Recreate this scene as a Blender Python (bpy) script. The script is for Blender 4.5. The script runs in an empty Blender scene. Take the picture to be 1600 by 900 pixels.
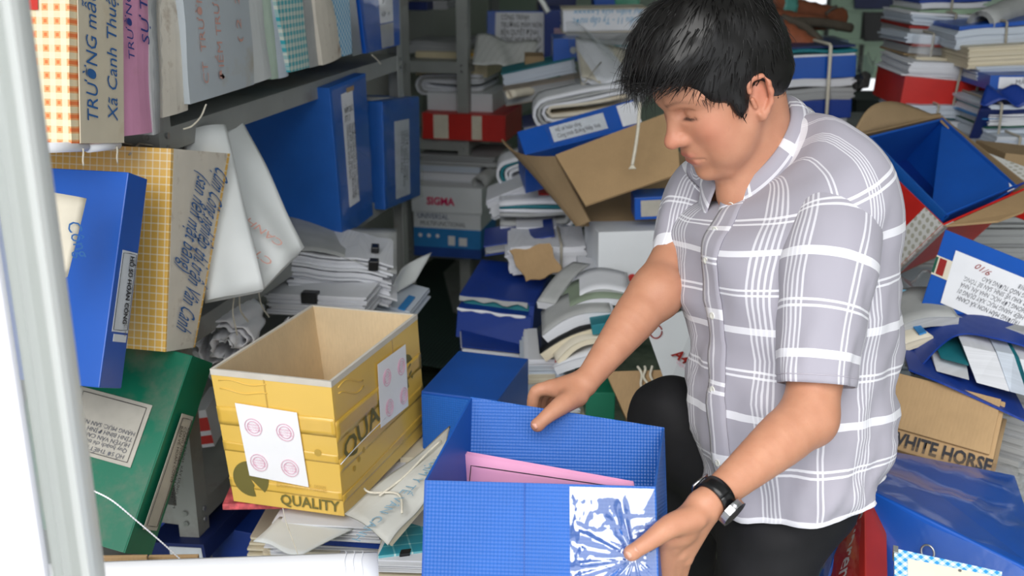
import bpy, bmesh, math, random
import numpy as np
from mathutils import Vector, Matrix, noise as mnoise

SC = bpy.context.scene
COL = SC.collection
random.seed(7)
RNG = np.random.default_rng(7)

# ------------------------------------------------------------------ camera
FPX, CAMH = 1700.0, 1.65                       # focal length in pixels of a 1600 px wide frame, eye height
YAW, PITCH = math.radians(13.2), math.radians(18)
CAM = np.array([0, 0, CAMH])
FW = np.array([-math.sin(YAW)*math.cos(PITCH), math.cos(YAW)*math.cos(PITCH), -math.sin(PITCH)])
RT = np.array([math.cos(YAW), math.sin(YAW), 0.0])
UP = np.cross(RT, FW)
cam = bpy.data.cameras.new('camera')
cam_o = bpy.data.objects.new('camera', cam)
COL.objects.link(cam_o)
cam.lens = FPX*36/1600
cam.sensor_width = 36
cam.clip_start = 0.02
cam_o.matrix_world = Matrix(((RT[0], UP[0], -FW[0], CAM[0]), (RT[1], UP[1], -FW[1], CAM[1]), (RT[2], UP[2], -FW[2], CAM[2]), (0, 0, 0, 1)))
cam.dof.use_dof = True
cam.dof.focus_distance = 1.62
cam.dof.aperture_fstop = 5.6
SC.camera = cam_o

# ------------------------------------------------------------------ sky, sun, exposure
w = bpy.data.worlds.new('sky')
SC.world = w
w.use_nodes = True
bg = w.node_tree.nodes['Background']
bg.inputs[0].default_value = (0.93, 0.965, 1.0, 1)
bg.inputs[1].default_value = 1.15
sun = bpy.data.lights.new('daylight', 'SUN')
sun.energy = 3.0
sun.angle = math.radians(60)
sun.color = (1.0, 0.975, 0.94)
sun_o = bpy.data.objects.new('daylight', sun)
COL.objects.link(sun_o)
sun_o.rotation_euler = Vector((0.04, 1.0, -0.9)).to_track_quat('-Z', 'Y').to_euler()
SC.view_settings.view_transform = 'Standard'
SC.view_settings.look = 'None'
SC.view_settings.gamma = 1
SC.view_settings.exposure = 0.22
SC.view_settings.use_curve_mapping = False

# ------------------------------------------------------------------ pixel helpers (a point of the place seen at a pixel, at a given distance or plane)
def ray(px, py):
    return FW + RT*((px-800)/FPX) - UP*((py-450)/FPX)
def D(px, py, d):
    return CAM + ray(px, py)*d
def PL(px, py, ax, val):
    r = ray(px, py)
    return CAM + r*((val-CAM[ax])/r[ax])
X3, Y3, Z3 = np.eye(3)
def nrm(v):
    v = np.asarray(v, float)
    return v/np.linalg.norm(v)
def rotz(v, deg):
    a = math.radians(deg); c, s = math.cos(a), math.sin(a)
    return np.array([v[0]*c-v[1]*s, v[0]*s+v[1]*c, v[2]])

# ------------------------------------------------------------------ materials
MATS = {}
def lin(c):
    c = c/255.0
    return c/12.92 if c <= 0.04045 else ((c+0.055)/1.055)**2.4
def S(r, g, b):
    return (lin(r), lin(g), lin(b), 1)
class NT:
    """small node-tree writer"""
    def __init__(s, name):
        s.m = bpy.data.materials.new(name); s.m.use_nodes = True
        s.t = s.m.node_tree; s.b = s.t.nodes['Principled BSDF']; s.out = s.t.nodes['Material Output']
        MATS[name] = s.m
    def n(s, kind, **kw):
        x = s.t.nodes.new(kind)
        for k, v in kw.items(): setattr(x, k, v)
        return x
    def l(s, a, b): s.t.links.new(a, b)
    def val(s, sock, v):
        if hasattr(v, 'is_linked'): s.l(v, sock)
        else: sock.default_value = v
    def math(s, op, a, b=0.0, c=None, clamp=False):
        x = s.n('ShaderNodeMath', operation=op, use_clamp=clamp)
        s.val(x.inputs[0], a); s.val(x.inputs[1], b)
        if c is not None: s.val(x.inputs[2], c)
        return x.outputs[0]
    def mix(s, f, a, b):
        x = s.n('ShaderNodeMix', data_type='RGBA')
        s.val(x.inputs[0], f); s.val(x.inputs[6], a); s.val(x.inputs[7], b)
        return x.outputs[2]
    def coords(s, kind='Object'):
        x = s.n('ShaderNodeTexCoord'); sp = s.n('ShaderNodeSeparateXYZ')
        s.l(x.outputs[kind], sp.inputs[0])
        return x.outputs[kind], sp.outputs[0], sp.outputs[1], sp.outputs[2]
    def noise(s, vec, scale, detail=3, rough=0.55):
        x = s.n('ShaderNodeTexNoise'); s.l(vec, x.inputs['Vector'])
        x.inputs['Scale'].default_value = scale; x.inputs['Detail'].default_value = detail; x.inputs['Roughness'].default_value = rough
        return x.outputs[0]
    def ramp(s, f, lo, hi):
        x = s.n('ShaderNodeMapRange'); s.l(f, x.inputs[0])
        x.inputs[1].default_value = lo; x.inputs[2].default_value = hi; x.clamp = True
        return x.outputs[0]
    def stripe(s, coord, period, centre, width, soft=0.0):
        """1 inside a stripe of a given width (metres) that repeats each period"""
        a = s.math('ADD', coord, period*50.5-centre)
        f = s.math('MODULO', a, period)
        d = s.math('ABSOLUTE', s.math('SUBTRACT', f, period/2))
        return s.math('LESS_THAN', d, width/2)
    def bump(s, h, strength, dist=0.001):
        x = s.n('ShaderNodeBump'); s.l(h, x.inputs['Height'])
        x.inputs['Strength'].default_value = strength; x.inputs['Distance'].default_value = dist
        s.l(x.outputs[0], s.b.inputs['Normal'])
    def col(s, c):
        s.val(s.b.inputs['Base Color'], c)
    def rough(s, r): s.val(s.b.inputs['Roughness'], r)

def dark(c, k): return (c[0]*k, c[1]*k, c[2]*k, 1)
def plain(name, c, rough=0.5, var=0.12, scale=14, dirt=None, dscale=6, dlo=.55, dhi=.8, bump=0.0, bscale=60, spec=0.5, metal=0.0, coat=0.0):
    t = NT(name)
    v, x, y, z = t.coords()
    cc = t.mix(t.ramp(t.noise(v, scale), .3, .7), dark(c, 1-var), dark(c, 1+var))
    if dirt:
        cc = t.mix(t.ramp(t.noise(v, dscale, 5, .65), dlo, dhi), cc, dirt)
    t.col(cc); t.rough(rough)
    t.b.inputs['Specular IOR Level'].default_value = spec
    t.b.inputs['Metallic'].default_value = metal
    t.b.inputs['Coat Weight'].default_value = coat
    if bump: t.bump(t.noise(v, bscale, 4), bump, .002)
    return t.m
def emboss(name, c, rough=0.38, k=900, strength=.5, var=.08, dirt=None):
    t = NT(name); v, x, y, z = t.coords()
    def sn(a): return t.math('SINE', t.math('MULTIPLY', a, k))
    xy = t.math('ADD', x, y)
    h = t.math('MULTIPLY', t.math('SINE', t.math('MULTIPLY', t.math('ADD', xy, z), k*.7)), t.math('SINE', t.math('MULTIPLY', t.math('SUBTRACT', xy, z), k*.7)))
    cc = t.mix(t.ramp(t.noise(v, 9), .3, .7), dark(c, 1-var), dark(c, 1+var))
    if dirt: cc = t.mix(t.math('MULTIPLY', t.ramp(t.noise(v, 5, 6, .7), .45, .8), .5), cc, dirt)
    t.col(cc); t.rough(rough); t.bump(h, strength, .0007)
    return t.m
def paper(name, c, line=0.12, yellow=None):
    """page block: thin page lines along local z, faint stains"""
    t = NT(name); v, x, y, z = t.coords()
    n = t.n('ShaderNodeTexNoise'); mp = t.n('ShaderNodeMapping'); t.l(v, mp.inputs[0]); mp.inputs['Scale'].default_value = (3, 3, 700)
    t.l(mp.outputs[0], n.inputs['Vector']); n.inputs['Scale'].default_value = 1; n.inputs['Detail'].default_value = 2
    cc = t.mix(t.ramp(n.outputs[0], .35, .65), dark(c, 1-line), c)
    cc = t.mix(t.math('MULTIPLY', t.ramp(t.noise(v, 7, 4), .5, .8), .5), cc, yellow or dark(c, .82))
    t.col(cc); t.rough(.75); t.b.inputs['Specular IOR Level'].default_value = .2
    return t.m
def cardboard(name, c, axis=0):
    t = NT(name); v, x, y, z = t.coords()
    a = (x, y, z)[axis]
    s = t.math('SINE', t.math('MULTIPLY', a, 900))
    cc = t.mix(t.ramp(t.noise(v, 8, 5, .6), .3, .75), dark(c, .88), dark(c, 1.08))
    fib = t.n('ShaderNodeTexNoise'); mp = t.n('ShaderNodeMapping'); t.l(v, mp.inputs[0]); mp.inputs['Scale'].default_value = (80, 80, 12)
    t.l(mp.outputs[0], fib.inputs['Vector']); fib.inputs['Scale'].default_value = 4
    cc = t.mix(t.math('MULTIPLY', t.ramp(fib.outputs[0], .4, .7), .25), cc, dark(c, .75))
    t.col(cc); t.rough(.8); t.b.inputs['Specular IOR Level'].default_value = .2
    t.bump(s, .12, .0006)
    return t.m
def film(name, gloss_rough=.12, base=.12, tint=(1, 1, 1, 1), bumpscale=18, bumpk=.35):
    """clear plastic: see-through with a mirror-like skin"""
    t = NT(name); v, x, y, z = t.coords()
    tr = t.n('ShaderNodeBsdfTransparent'); tr.inputs[0].default_value = tint
    gl = t.n('ShaderNodeBsdfGlossy'); gl.inputs['Roughness'].default_value = gloss_rough
    b = t.n('ShaderNodeBump'); b.inputs['Strength'].default_value = bumpk; b.inputs['Distance'].default_value = .004
    t.l(t.noise(v, bumpscale, 3, .6), b.inputs['Height']); t.l(b.outputs[0], gl.inputs['Normal'])
    fr = t.n('ShaderNodeLayerWeight'); fr.inputs[0].default_value = .5; t.l(b.outputs[0], fr.inputs['Normal'])
    f = t.math('ADD', t.math('MULTIPLY', t.math('POWER', fr.outputs['Facing'], 4.0), .6), base*.5, clamp=True)
    mx = t.n('ShaderNodeMixShader'); t.l(f, mx.inputs[0]); t.l(tr.outputs[0], mx.inputs[1]); t.l(gl.outputs[0], mx.inputs[2])
    t.l(mx.outputs[0], t.out.inputs['Surface'])
    return t.m
def checks(name, base, a, b=None, period=.02, w1=.006, w2=.006, mixk=.5, faxes=(0, 2), rough=.45, inner=None):
    """gingham / plaid print: two sets of stripes that deepen where they cross"""
    t = NT(name); co = t.coords()[1:]
    s1 = t.stripe(co[faxes[0]], period, 0, w1); s2 = t.stripe(co[faxes[1]], period, 0, w2)
    c = t.mix(t.math('MULTIPLY', t.math('ADD', s1, s2), mixk), base, a)
    if b: c = t.mix(t.math('MULTIPLY', s1, s2), c, b)
    if inner:
        c = t.mix(t.math('MULTIPLY', t.stripe(co[faxes[0]], period, 0, w1*.5), t.stripe(co[faxes[1]], period, 0, w2*.5)), c, inner)
    v = t.coords()[0]
    c = t.mix(t.math('MULTIPLY', t.ramp(t.noise(v, 10, 4), .5, .8), .35), c, dark(base, .75))
    t.col(c); t.rough(rough)
    return t.m
def diamonds(name, base, a, period=.018, faxes=(0, 2)):
    t = NT(name); co = t.coords()[1:]
    p, q = co[faxes[0]], co[faxes[1]]
    s1 = t.stripe(t.math('ADD', p, q), period, 0, period*.5); s2 = t.stripe(t.math('SUBTRACT', p, q), period, 0, period*.5)
    c = t.mix(t.math('MULTIPLY', t.math('ADD', s1, s2), .5), base, a)
    t.col(c); t.rough(.4)
    return t.m

BLUE = emboss('blue_textured_board', S(24, 94, 182), .40, k=950, strength=.6)
BLUE2 = emboss('blue_board', S(22, 80, 166), .42, k=1500, strength=.2)
BLUE_D = emboss('deep_blue_board', S(20, 56, 142), .4, k=1300, strength=.25)
BLUE_IN = plain('blue_lining', S(22, 84, 172), .5, .06)
BLUE_SM = plain('blue_smooth_board', S(20, 84, 178), .33, .1, 5, spec=.5)
NAVY = plain('navy_board', S(14, 34, 92), .45, .15)
GREEN = plain('green_dusty_board', S(0, 104, 78), .45, .1, 6, dirt=S(92, 108, 92), dscale=9, dlo=.47, dhi=.7)
GREEN_C = plain('green_board', S(0, 108, 80), .4, .06)
TEAL = plain('teal_card', S(28, 120, 132), .55, .1)
DKGREEN = plain('dark_green_card', S(12, 84, 66), .55, .12)
RED = plain('red_card', S(196, 34, 26), .45, .08)
RED_D = plain('dark_red_card', S(150, 30, 24), .5, .1)
PAPER = paper('white_pages', S(226, 228, 234))
PAPER_B = paper('bluish_pages', S(205, 214, 226))
PAPER_G = paper('grey_pages', S(178, 180, 182), .2)
PAPER_Y = paper('cream_pages', S(224, 214, 190), .14)
SHEET = plain('white_sheet', S(232, 234, 240), .7, .03, spec=.2)
SHEET_W = plain('bright_white_sheet', S(244, 245, 250), .6, .015, spec=.25)
SHEET_Y = plain('cream_sheet', S(222, 214, 196), .7, .07, dirt=S(196, 178, 150), spec=.2)
SHEET_G = plain('grey_sheet', S(176, 178, 178), .7, .1, spec=.2)
LABEL = plain('label_paper', S(206, 212, 220), .6, .06, 30)
LABEL_D = plain('dusty_label_paper', S(176, 172, 162), .7, .1, 20, dirt=S(140, 134, 120))
PINK = plain('pink_paper', S(240, 170, 208), .65, .03, spec=.2)
PINK_D = plain('pink_folder', S(214, 152, 184), .65, .06, 9, dirt=S(190, 140, 150), spec=.2)
VINYL = plain('white_vinyl', S(216, 220, 220), .5, .05, 7, bump=.15, bscale=9, spec=.4)
CLOTHY = plain('grey_vinyl', S(198, 198, 192), .6, .08, 8, dirt=S(168, 160, 146), dlo=.5, dhi=.85, spec=.3)
GREYF = plain('grey_blue_folder', S(186, 194, 200), .55, .04, 6, dirt=S(176, 168, 150), spec=.3)
CREAMF = plain('cream_folder', S(214, 204, 182), .6, .06, 10, dirt=S(190, 170, 140), spec=.3)
DIRTYF = plain('dirty_white_folder', S(220, 213, 200), .6, .06, 12, dirt=S(150, 128, 108), dscale=14, dlo=.56, dhi=.75, spec=.3)
CARD = cardboard('brown_cardboard', S(178, 148, 110), 0)
CARD_IN = cardboard('carton_inside', S(222, 200, 164), 0)
CARD_D = cardboard('dim_brown_cardboard', S(160, 136, 104), 0)
CARD_E = plain('cardboard_edge', S(206, 200, 190), .8, .08)
YELLOW = plain('yellow_carton', S(232, 192, 92), .34, .05, 5, bump=.1, bscale=12, coat=.25)
YTAPE = plain('yellowed_tape', S(226, 184, 80), .22, .06, 12, bump=.25, bscale=25, coat=.5)
OLIVE = plain('olive_print', S(112, 104, 50), .5, .05)
WCARD = plain('white_carton', S(222, 226, 230), .5, .04, 7)
STEEL = plain('grey_painted_steel', S(150, 153, 150), .45, .07, 9, dirt=S(112, 106, 96), spec=.5)
STEEL_B = plain('zinc_bolt', S(170, 172, 172), .3, .1, metal=.8)
SILVER = plain('bright_metal', S(200, 200, 204), .22, .05, metal=1.0)
BLACK = plain('black_plastic', S(20, 20, 22), .35, .1)
INK = plain('black_ink', S(40, 40, 46), .7, .05)
INK_G = plain('grey_ink', S(96, 98, 106), .7, .05)
PEN = plain('blue_marker', S(44, 98, 160), .7, .12, 40)
PEN_D = plain('dark_blue_marker', S(40, 60, 130), .7, .12, 40)
PENCIL = plain('red_pencil', S(208, 158, 146), .8, .08, 60)
STAMP = plain('pink_stamp_ink', S(232, 172, 196), .7, .06, 50)
REDINK = plain('red_ink', S(206, 52, 44), .6, .06)
MAGENTA = plain('magenta_print', S(214, 36, 100), .5, .05)
BLUEINK = plain('blue_print', S(40, 128, 196), .45, .08)
NAVYINK = plain('navy_print', S(50, 74, 118), .5, .05)
WHITEINK = plain('white_print', S(238, 238, 240), .6, .02)
STRING = plain('white_string', S(214, 208, 192), .8, .1, 120)
STRING_G = plain('grey_string', S(170, 164, 150), .8, .1, 120)
PIPEB = plain('rust_wrapped_pipe', S(136, 78, 52), .7, .2, 30, bump=.5, bscale=60)
PIPEG = plain('grey_pipe', S(92, 84, 74), .6, .12)
TEALTAPE = plain('teal_tape', S(90, 160, 150), .5, .1)
FILM = film('clear_plastic')
FILM_S = film('clear_sleeve', .08, .05, bumpscale=9, bumpk=.2)
FILM_W = film('cloudy_plastic', .3, .28, (.95, .96, .97, 1), 30, .5)
WFRAME = plain('white_painted_metal', S(244, 246, 243), .4, .02, 3)
WFRAME2 = plain('bright_white_door', S(240, 240, 248), .4, .01, 3)
GINGHAM = checks('teal_gingham', S(222, 226, 214), S(60, 172, 184), None, .017, .0085, .0085, .5)
PLAIDT = checks('teal_plaid', S(52, 160, 180), S(120, 200, 208), S(190, 224, 220), .026, .003, .003, .6, (0, 1))
ORANGE = checks('orange_check', S(236, 226, 200), S(240, 214, 156), S(244, 176, 120), .021, .011, .011, .35, (1, 2), inner=S(240, 130, 74))
ORANGE2 = checks('yellow_check', S(238, 226, 204), S(236, 200, 124), S(232, 184, 90), .014, .0115, .0115, .5, (1, 2))
DIAMOND = diamonds('blue_diamond_print', S(224, 238, 244), S(20, 158, 214), .018)
DIAMOND2 = diamonds('blue_diamond_border', S(214, 236, 246), S(50, 150, 216), .014, (0, 2))
# ------------------------------------------------------------------ object helpers
def thing(name, label, cat, M=None, group=None, kind=None):
    o = bpy.data.objects.new(name, None)
    COL.objects.link(o)
    o.empty_display_size = .05
    if M is not None: o.matrix_world = M
    if label: o['label'] = label
    if cat: o['category'] = cat
    if group: o['group'] = group
    if kind: o['kind'] = kind
    return o
def obj(name, verts, faces, mat, parent=None, smooth=False, uvs=None, kind=None):
    me = bpy.data.meshes.new(name)
    me.from_pydata([tuple(map(float, v)) for v in verts], [], [tuple(map(int, f)) for f in faces])
    if smooth: me.polygons.foreach_set('use_smooth', [True]*len(me.polygons))
    if mat: me.materials.append(mat)
    if uvs is not None:
        ul = me.uv_layers.new(name='UVMap')
        li = np.empty(len(me.loops), np.int32); me.loops.foreach_get('vertex_index', li)
        ul.data.foreach_set('uv', np.asarray(uvs, np.float32)[li].ravel())
    o = bpy.data.objects.new(name, me)
    COL.objects.link(o)
    if parent is not None: o.parent = parent
    if kind: o['kind'] = kind
    return o
def frameM(O, ex, ez):
    ex = nrm(ex); ez = np.asarray(ez, float); ez = nrm(ez-ex*np.dot(ez, ex)); ey = np.cross(ez, ex)
    return Matrix(((ex[0], ey[0], ez[0], O[0]), (ex[1], ey[1], ez[1], O[1]), (ex[2], ey[2], ez[2], O[2]), (0, 0, 0, 1)))
class Quad:
    """a face of a thing, corners in the place (lower left, lower right, upper right, upper left as one looks at it) and its depth behind"""
    def __init__(s, bl, br, tr, tl, dep, dvec=None, back=1.0):
        s.M = frameM(bl, br-bl, tl-bl)
        inv = np.array(s.M.inverted())
        L = lambda p: inv[:3, :3] @ np.asarray(p, float) + inv[:3, 3]
        s.c = [L(p) for p in (bl, br, tr, tl)]
        s.dv = np.array([0, dep, 0.]) if dvec is None else inv[:3, :3] @ np.asarray(dvec, float)
        s.back = back
    def pt(s, u, v, w=0.0):
        a, b, c, d = s.c
        p = (a*(1-u)+b*u)*(1-v)+(d*(1-u)+c*u)*v
        return p+s.dv*w
    def sub(s, pts, dv):
        q = object.__new__(Quad); q.M = s.M; q.c = [np.asarray(p, float) for p in pts]; q.dv = np.asarray(dv, float); return q
    def left(s): return s.sub([s.pt(0, 0, 1), s.pt(0, 0, 0), s.pt(0, 1, 0), s.pt(0, 1, 1)], s.pt(1, 0)-s.pt(0, 0))
    def right(s): return s.sub([s.pt(1, 0, 0), s.pt(1, 0, 1), s.pt(1, 1, 1), s.pt(1, 1, 0)], s.pt(0, 0)-s.pt(1, 0))
    def top(s): return s.sub([s.pt(0, 1, 0), s.pt(1, 1, 0), s.pt(1, 1, 1), s.pt(0, 1, 1)], s.pt(0, 0)-s.pt(0, 1))
    def w(s): return np.linalg.norm(s.c[1]-s.c[0])
    def h(s): return np.linalg.norm(s.c[3]-s.c[0])
    def hexa(s, u0=0, u1=1, v0=0, v1=1, w0=0, w1=1):
        return [s.pt(u, v, ww) for ww in (w0, w1) for u, v in ((u0, v0), (u1, v0), (u1, v1), (u0, v1))]
def face(xl, xr, yb, yt, d, dep, yaw=0, roll=0, pitch=0):
    """upright face seen between two pixel columns and rows, at distance d of its lower left corner"""
    O = D(xl, yb, d); ex = rotz(RT, yaw); wd = (xr-xl)*d/FPX/math.cos(math.radians(yaw)); ht = (yb-yt)*d/FPX/math.cos(PITCH)
    ey = np.cross(Z3, ex); ez = Z3
    if pitch:
        a = math.radians(pitch); ez = ez*math.cos(a)+ey*math.sin(a)
    if roll:
        a = math.radians(roll); ex, ez = ex*math.cos(a)+ez*math.sin(a), ez*math.cos(a)-ex*math.sin(a)
    return Quad(O, O+ex*wd, O+ex*wd+ez*ht, O+ez*ht, dep)
HEXF = [(0, 1, 2, 3), (5, 4, 7, 6), (4, 0, 3, 7), (1, 5, 6, 2), (3, 2, 6, 7), (4, 5, 1, 0)]
def hexobj(name, c8, mat, parent=None, bev=.0015, seg=2, cuts=0):
    bm = bmesh.new()
    vs = [bm.verts.new(tuple(map(float, p))) for p in c8]
    for f in HEXF: bm.faces.new([vs[i] for i in f])
    if bev: bmesh.ops.bevel(bm, geom=bm.edges[:], offset=bev, segments=seg, affect='EDGES', profile=.6)
    me = bpy.data.meshes.new(name); bm.to_mesh(me); bm.free()
    if mat: me.materials.append(mat)
    o = bpy.data.objects.new(name, me); COL.objects.link(o)
    if parent is not None: o.parent = parent
    return o
def block(parent, name, x0, x1, y0, y1, z0, z1, mat, bev=.0015):
    c = [(x0, y0, z0), (x1, y0, z0), (x1, y0, z1), (x0, y0, z1), (x0, y1, z0), (x1, y1, z0), (x1, y1, z1), (x0, y1, z1)]
    return hexobj(name, c, mat, parent, bev)
def layered(parent, name, x0, x1, y0, y1, z0, z1, mat, n=8, jit=.003, fn=None, ns=6, seed=None):
    """a block of pages: connected rings, each ring a little out of line; fn bends it"""
    r = np.random.default_rng(seed if seed is not None else int(abs(x0*7919+x1*1543+z0*3571+z1*977+y1*1201)*1e4) % 100003)
    ring0 = []
    for i in range(ns): ring0.append((i/ns, 0))
    for i in range(ns): ring0.append((1, i/ns))
    for i in range(ns): ring0.append((1-i/ns, 1))
    for i in range(ns): ring0.append((0, 1-i/ns))
    ring0 = np.array(ring0); m = len(ring0); n = int(n*1.8); jit = jit*.8
    V = []
    for k in range(n):
        a, b, c, d = r.normal(0, jit, 4)
        X = x0+a+(x1+b-x0-a)*ring0[:, 0]; Yy = y0+c+(y1+d-y0-c)*ring0[:, 1]
        for e in (k/n+.03/n, (k+1)/n-.03/n):
            V.append(np.c_[X, Yy, np.full(m, z0+(z1-z0)*e)])
    V = np.vstack(V); nr = 2*n
    F = [(k*m+i, k*m+(i+1) % m, (k+1)*m+(i+1) % m, (k+1)*m+i) for k in range(nr-1) for i in range(m)]
    # caps as strips so that a bend stays smooth
    def cap(base, flip):
        for i in range(ns):
            # rows between the front and the back side
            a0, a1 = base+i, base+i+1
            b0, b1 = base+3*ns-i, base+3*ns-i-1
            q = (a0, b0, b1, a1) if not flip else (a0, a1, b1, b0)
            yield tuple(base+((t-base) % m) for t in q)
    F += list(cap(0, False)); F += list(cap((nr-1)*m, True))
    # cap strips skip the side points, close them with fans
    for base, fl in ((0, False), ((nr-1)*m, True)):
        f1 = [base+ns+i for i in range(ns+1)]; f2 = [base+(3*ns+i) % m for i in range(ns+1)]
        F.append(tuple(f1 if fl else f1[::-1])); F.append(tuple(f2 if fl else f2[::-1]))
    if fn is not None: V = fn(V)
    return obj(name, V, F, mat, parent)
def tube(parent, name, pts, r, mat, sides=7, closed=False, caps=True, smooth=True):
    P = [Vector(tuple(map(float, p))) for p in pts]
    n = len(P); V = []; F = []
    rr = r if hasattr(r, '__len__') else [r]*n
    ref = Vector((.31, .52, .79)); prev = None
    for i in range(n):
        t = (P[(i+1) % n]-P[i-1]) if closed else (P[min(i+1, n-1)]-P[max(i-1, 0)])
        t.normalize()
        u = (prev - t*prev.dot(t)) if prev is not None else ref.cross(t)
        if u.length < 1e-6: u = Vector((1, 0, 0)).cross(t)
        u.normalize(); prev = u; v = t.cross(u)
        for k in range(sides):
            a = 2*math.pi*k/sides
            V.append(P[i]+(u*math.cos(a)+v*math.sin(a))*rr[i])
    m = n if closed else n-1
    for i in range(m):
        for k in range(sides):
            a, b = i*sides, ((i+1) % n)*sides
            F.append((a+k, a+(k+1) % sides, b+(k+1) % sides, b+k))
    if caps and not closed:
        F.append(tuple(range(sides))[::-1]); F.append(tuple((n-1)*sides+k for k in range(sides)))
    return obj(name, V, F, mat, parent, smooth)
def spline(pts, n=8):
    """Catmull-Rom through points"""
    P = [np.asarray(p, float) for p in pts]; P = [2*P[0]-P[1]]+P+[2*P[-1]-P[-2]]; out = []
    for i in range(1, len(P)-2):
        for k in range(n):
            t = k/n; a, b, c, d = P[i-1:i+3]
            out.append(.5*((2*b)+(-a+c)*t+(2*a-5*b+4*c-d)*t*t+(-a+3*b-3*c+d)*t**3))
    out.append(P[-2]); return out
def grid(parent, name, nu, nv, fn, mat, thick=.001, smooth=True, uvs=None):
    """thin bent sheet with real thickness: fn(u, v) -> local point"""
    P = np.array([[fn(i/nu, j/nv) for i in range(nu+1)] for j in range(nv+1)], float)
    du = np.gradient(P, axis=1); dv = np.gradient(P, axis=0); N = np.cross(du, dv)
    N /= np.maximum(np.linalg.norm(N, axis=2, keepdims=True), 1e-9)
    A = (P+N*thick/2).reshape(-1, 3); B = (P-N*thick/2).reshape(-1, 3)
    m = nu+1; n = len(A); F = []
    if thick == 0:      # a film: one skin
        return obj(name, P.reshape(-1, 3), [(j*m+i, j*m+i+1, (j+1)*m+i+1, (j+1)*m+i) for j in range(nv) for i in range(nu)], mat, parent, smooth)
    for j in range(nv):
        for i in range(nu):
            a = j*m+i
            F.append((a, a+1, a+m+1, a+m)); F.append((n+a, n+a+m, n+a+m+1, n+a+1))
    def side(ids, fl):
        for a, b in zip(ids[:-1], ids[1:]):
            F.append((a, n+a, n+b, b) if fl else (a, b, n+b, n+a))
    side([i for i in range(m)], True); side([nv*m+i for i in range(m)], False)
    side([j*m for j in range(nv+1)], False); side([j*m+nu for j in range(nv+1)], True)
    uv = None
    if uvs: uv = [uvs(i/nu, j/nv) for j in range(nv+1) for i in range(nu+1)]*2
    return obj(name, np.vstack([A, B]), F, mat, parent, smooth, uv)
def sheetq(parent, name, q, u0, u1, v0, v1, mat, lift=.0012, thick=.0006):
    """flat sheet lying on the face of a Quad"""
    n = nrm(q.dv); P = [q.pt(u, v)-n*lift for u, v in ((u0, v0), (u1, v0), (u1, v1), (u0, v1))]
    c8 = P+[p+n*thick for p in P]
    return hexobj(name, c8, mat, parent, 0)
def lettering(parent, name, text, mat, O, ex, ez, size, width=None, shear=0.0, align='LEFT', lift=.0, bold=0.0, space=1.0):
    """flat print: O local start of the baseline, ex reading direction, ez up of the letters; width stretches the line"""
    cu = bpy.data.curves.new(name, 'FONT'); cu.body = text; cu.size = size; cu.shear = shear; cu.align_x = align
    cu.resolution_u = 2; cu.offset = bold; cu.space_line = space
    to = bpy.data.objects.new(name, cu); COL.objects.link(to)
    dg = bpy.context.evaluated_depsgraph_get()
    me = bpy.data.meshes.new_from_object(to.evaluated_get(dg))
    bpy.data.objects.remove(to); bpy.data.curves.remove(cu)
    n = len(me.vertices)
    if n == 0: return None
    co = np.empty(n*3, np.float32); me.vertices.foreach_get('co', co); co = co.reshape(-1, 3)
    k = 1.0
    if width: k = width/max(co[:, 0].max()-min(0, co[:, 0].min()), 1e-6)
    ex, ez = nrm(ex), nrm(ez); ny = np.cross(ex, ez)
    W = np.asarray(O)+np.outer(co[:, 0]*k, ex)+np.outer(co[:, 1], ez)+ny*lift
    me.vertices.foreach_set('co', W.astype(np.float32).ravel()); me.update()
    me.materials.clear(); me.materials.append(mat); me.name = name
    o = bpy.data.objects.new(name, me); COL.objects.link(o); o.parent = parent
    return o
def qtext(root, q, text, mat, u, v, size, width=None, rot=0, shear=0, name='lettering', lift=.0022, align='LEFT', bold=0, space=1.0):
    """print on the face of a Quad at (u, v); rot in degrees turns the reading direction"""
    ux = nrm(q.pt(min(u+.1, 1), v)-q.pt(max(u-.1, 0), v)); n = nrm(q.dv); uz = q.pt(u, 1)-q.pt(u, 0); uz = nrm(uz-ux*np.dot(uz, ux))
    a = math.radians(rot); ex = ux*math.cos(a)+uz*math.sin(a); ez = uz*math.cos(a)-ux*math.sin(a)
    return lettering(root, name, text, mat, q.pt(u, v)-n*lift, ex, ez, size, width, shear, align, 0, bold, space)
def loop_string(parent, c0, c1, axis, at, mat, r=.0016, name='string'):
    """string tied round a block: c0, c1 opposite corners, axis 0/1 the direction it crosses, at the position along it"""
    (x0, y0, z0), (x1, y1, z1) = c0, c1; e = r
    if axis == 0: P = [(at, y0-e, z0-e), (at+.002, y0-e, z1+e), (at-.001, y1+e, z1+e), (at, y1+e, z0-e)]
    else: P = [(x0-e, at, z0-e), (x0-e, at+.002, z1+e), (x1+e, at-.002, z1+e), (x1+e, at, z0-e)]
    pts = []
    for i in range(4):
        a, b = np.array(P[i]), np.array(P[(i+1) % 4])
        for t in (.02, .5, .98): pts.append(a*(1-t)+b*t)
    return tube(parent, name, pts, r, mat, 5, closed=True)
def boxfile(name, label, q, mat, group=None, cat='box file', bev=.002, inset=None, body='body'):
    root = thing(name, label, cat, q.M, group)
    hexobj(body, q.hexa(), mat, root, bev)
    return root
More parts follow.
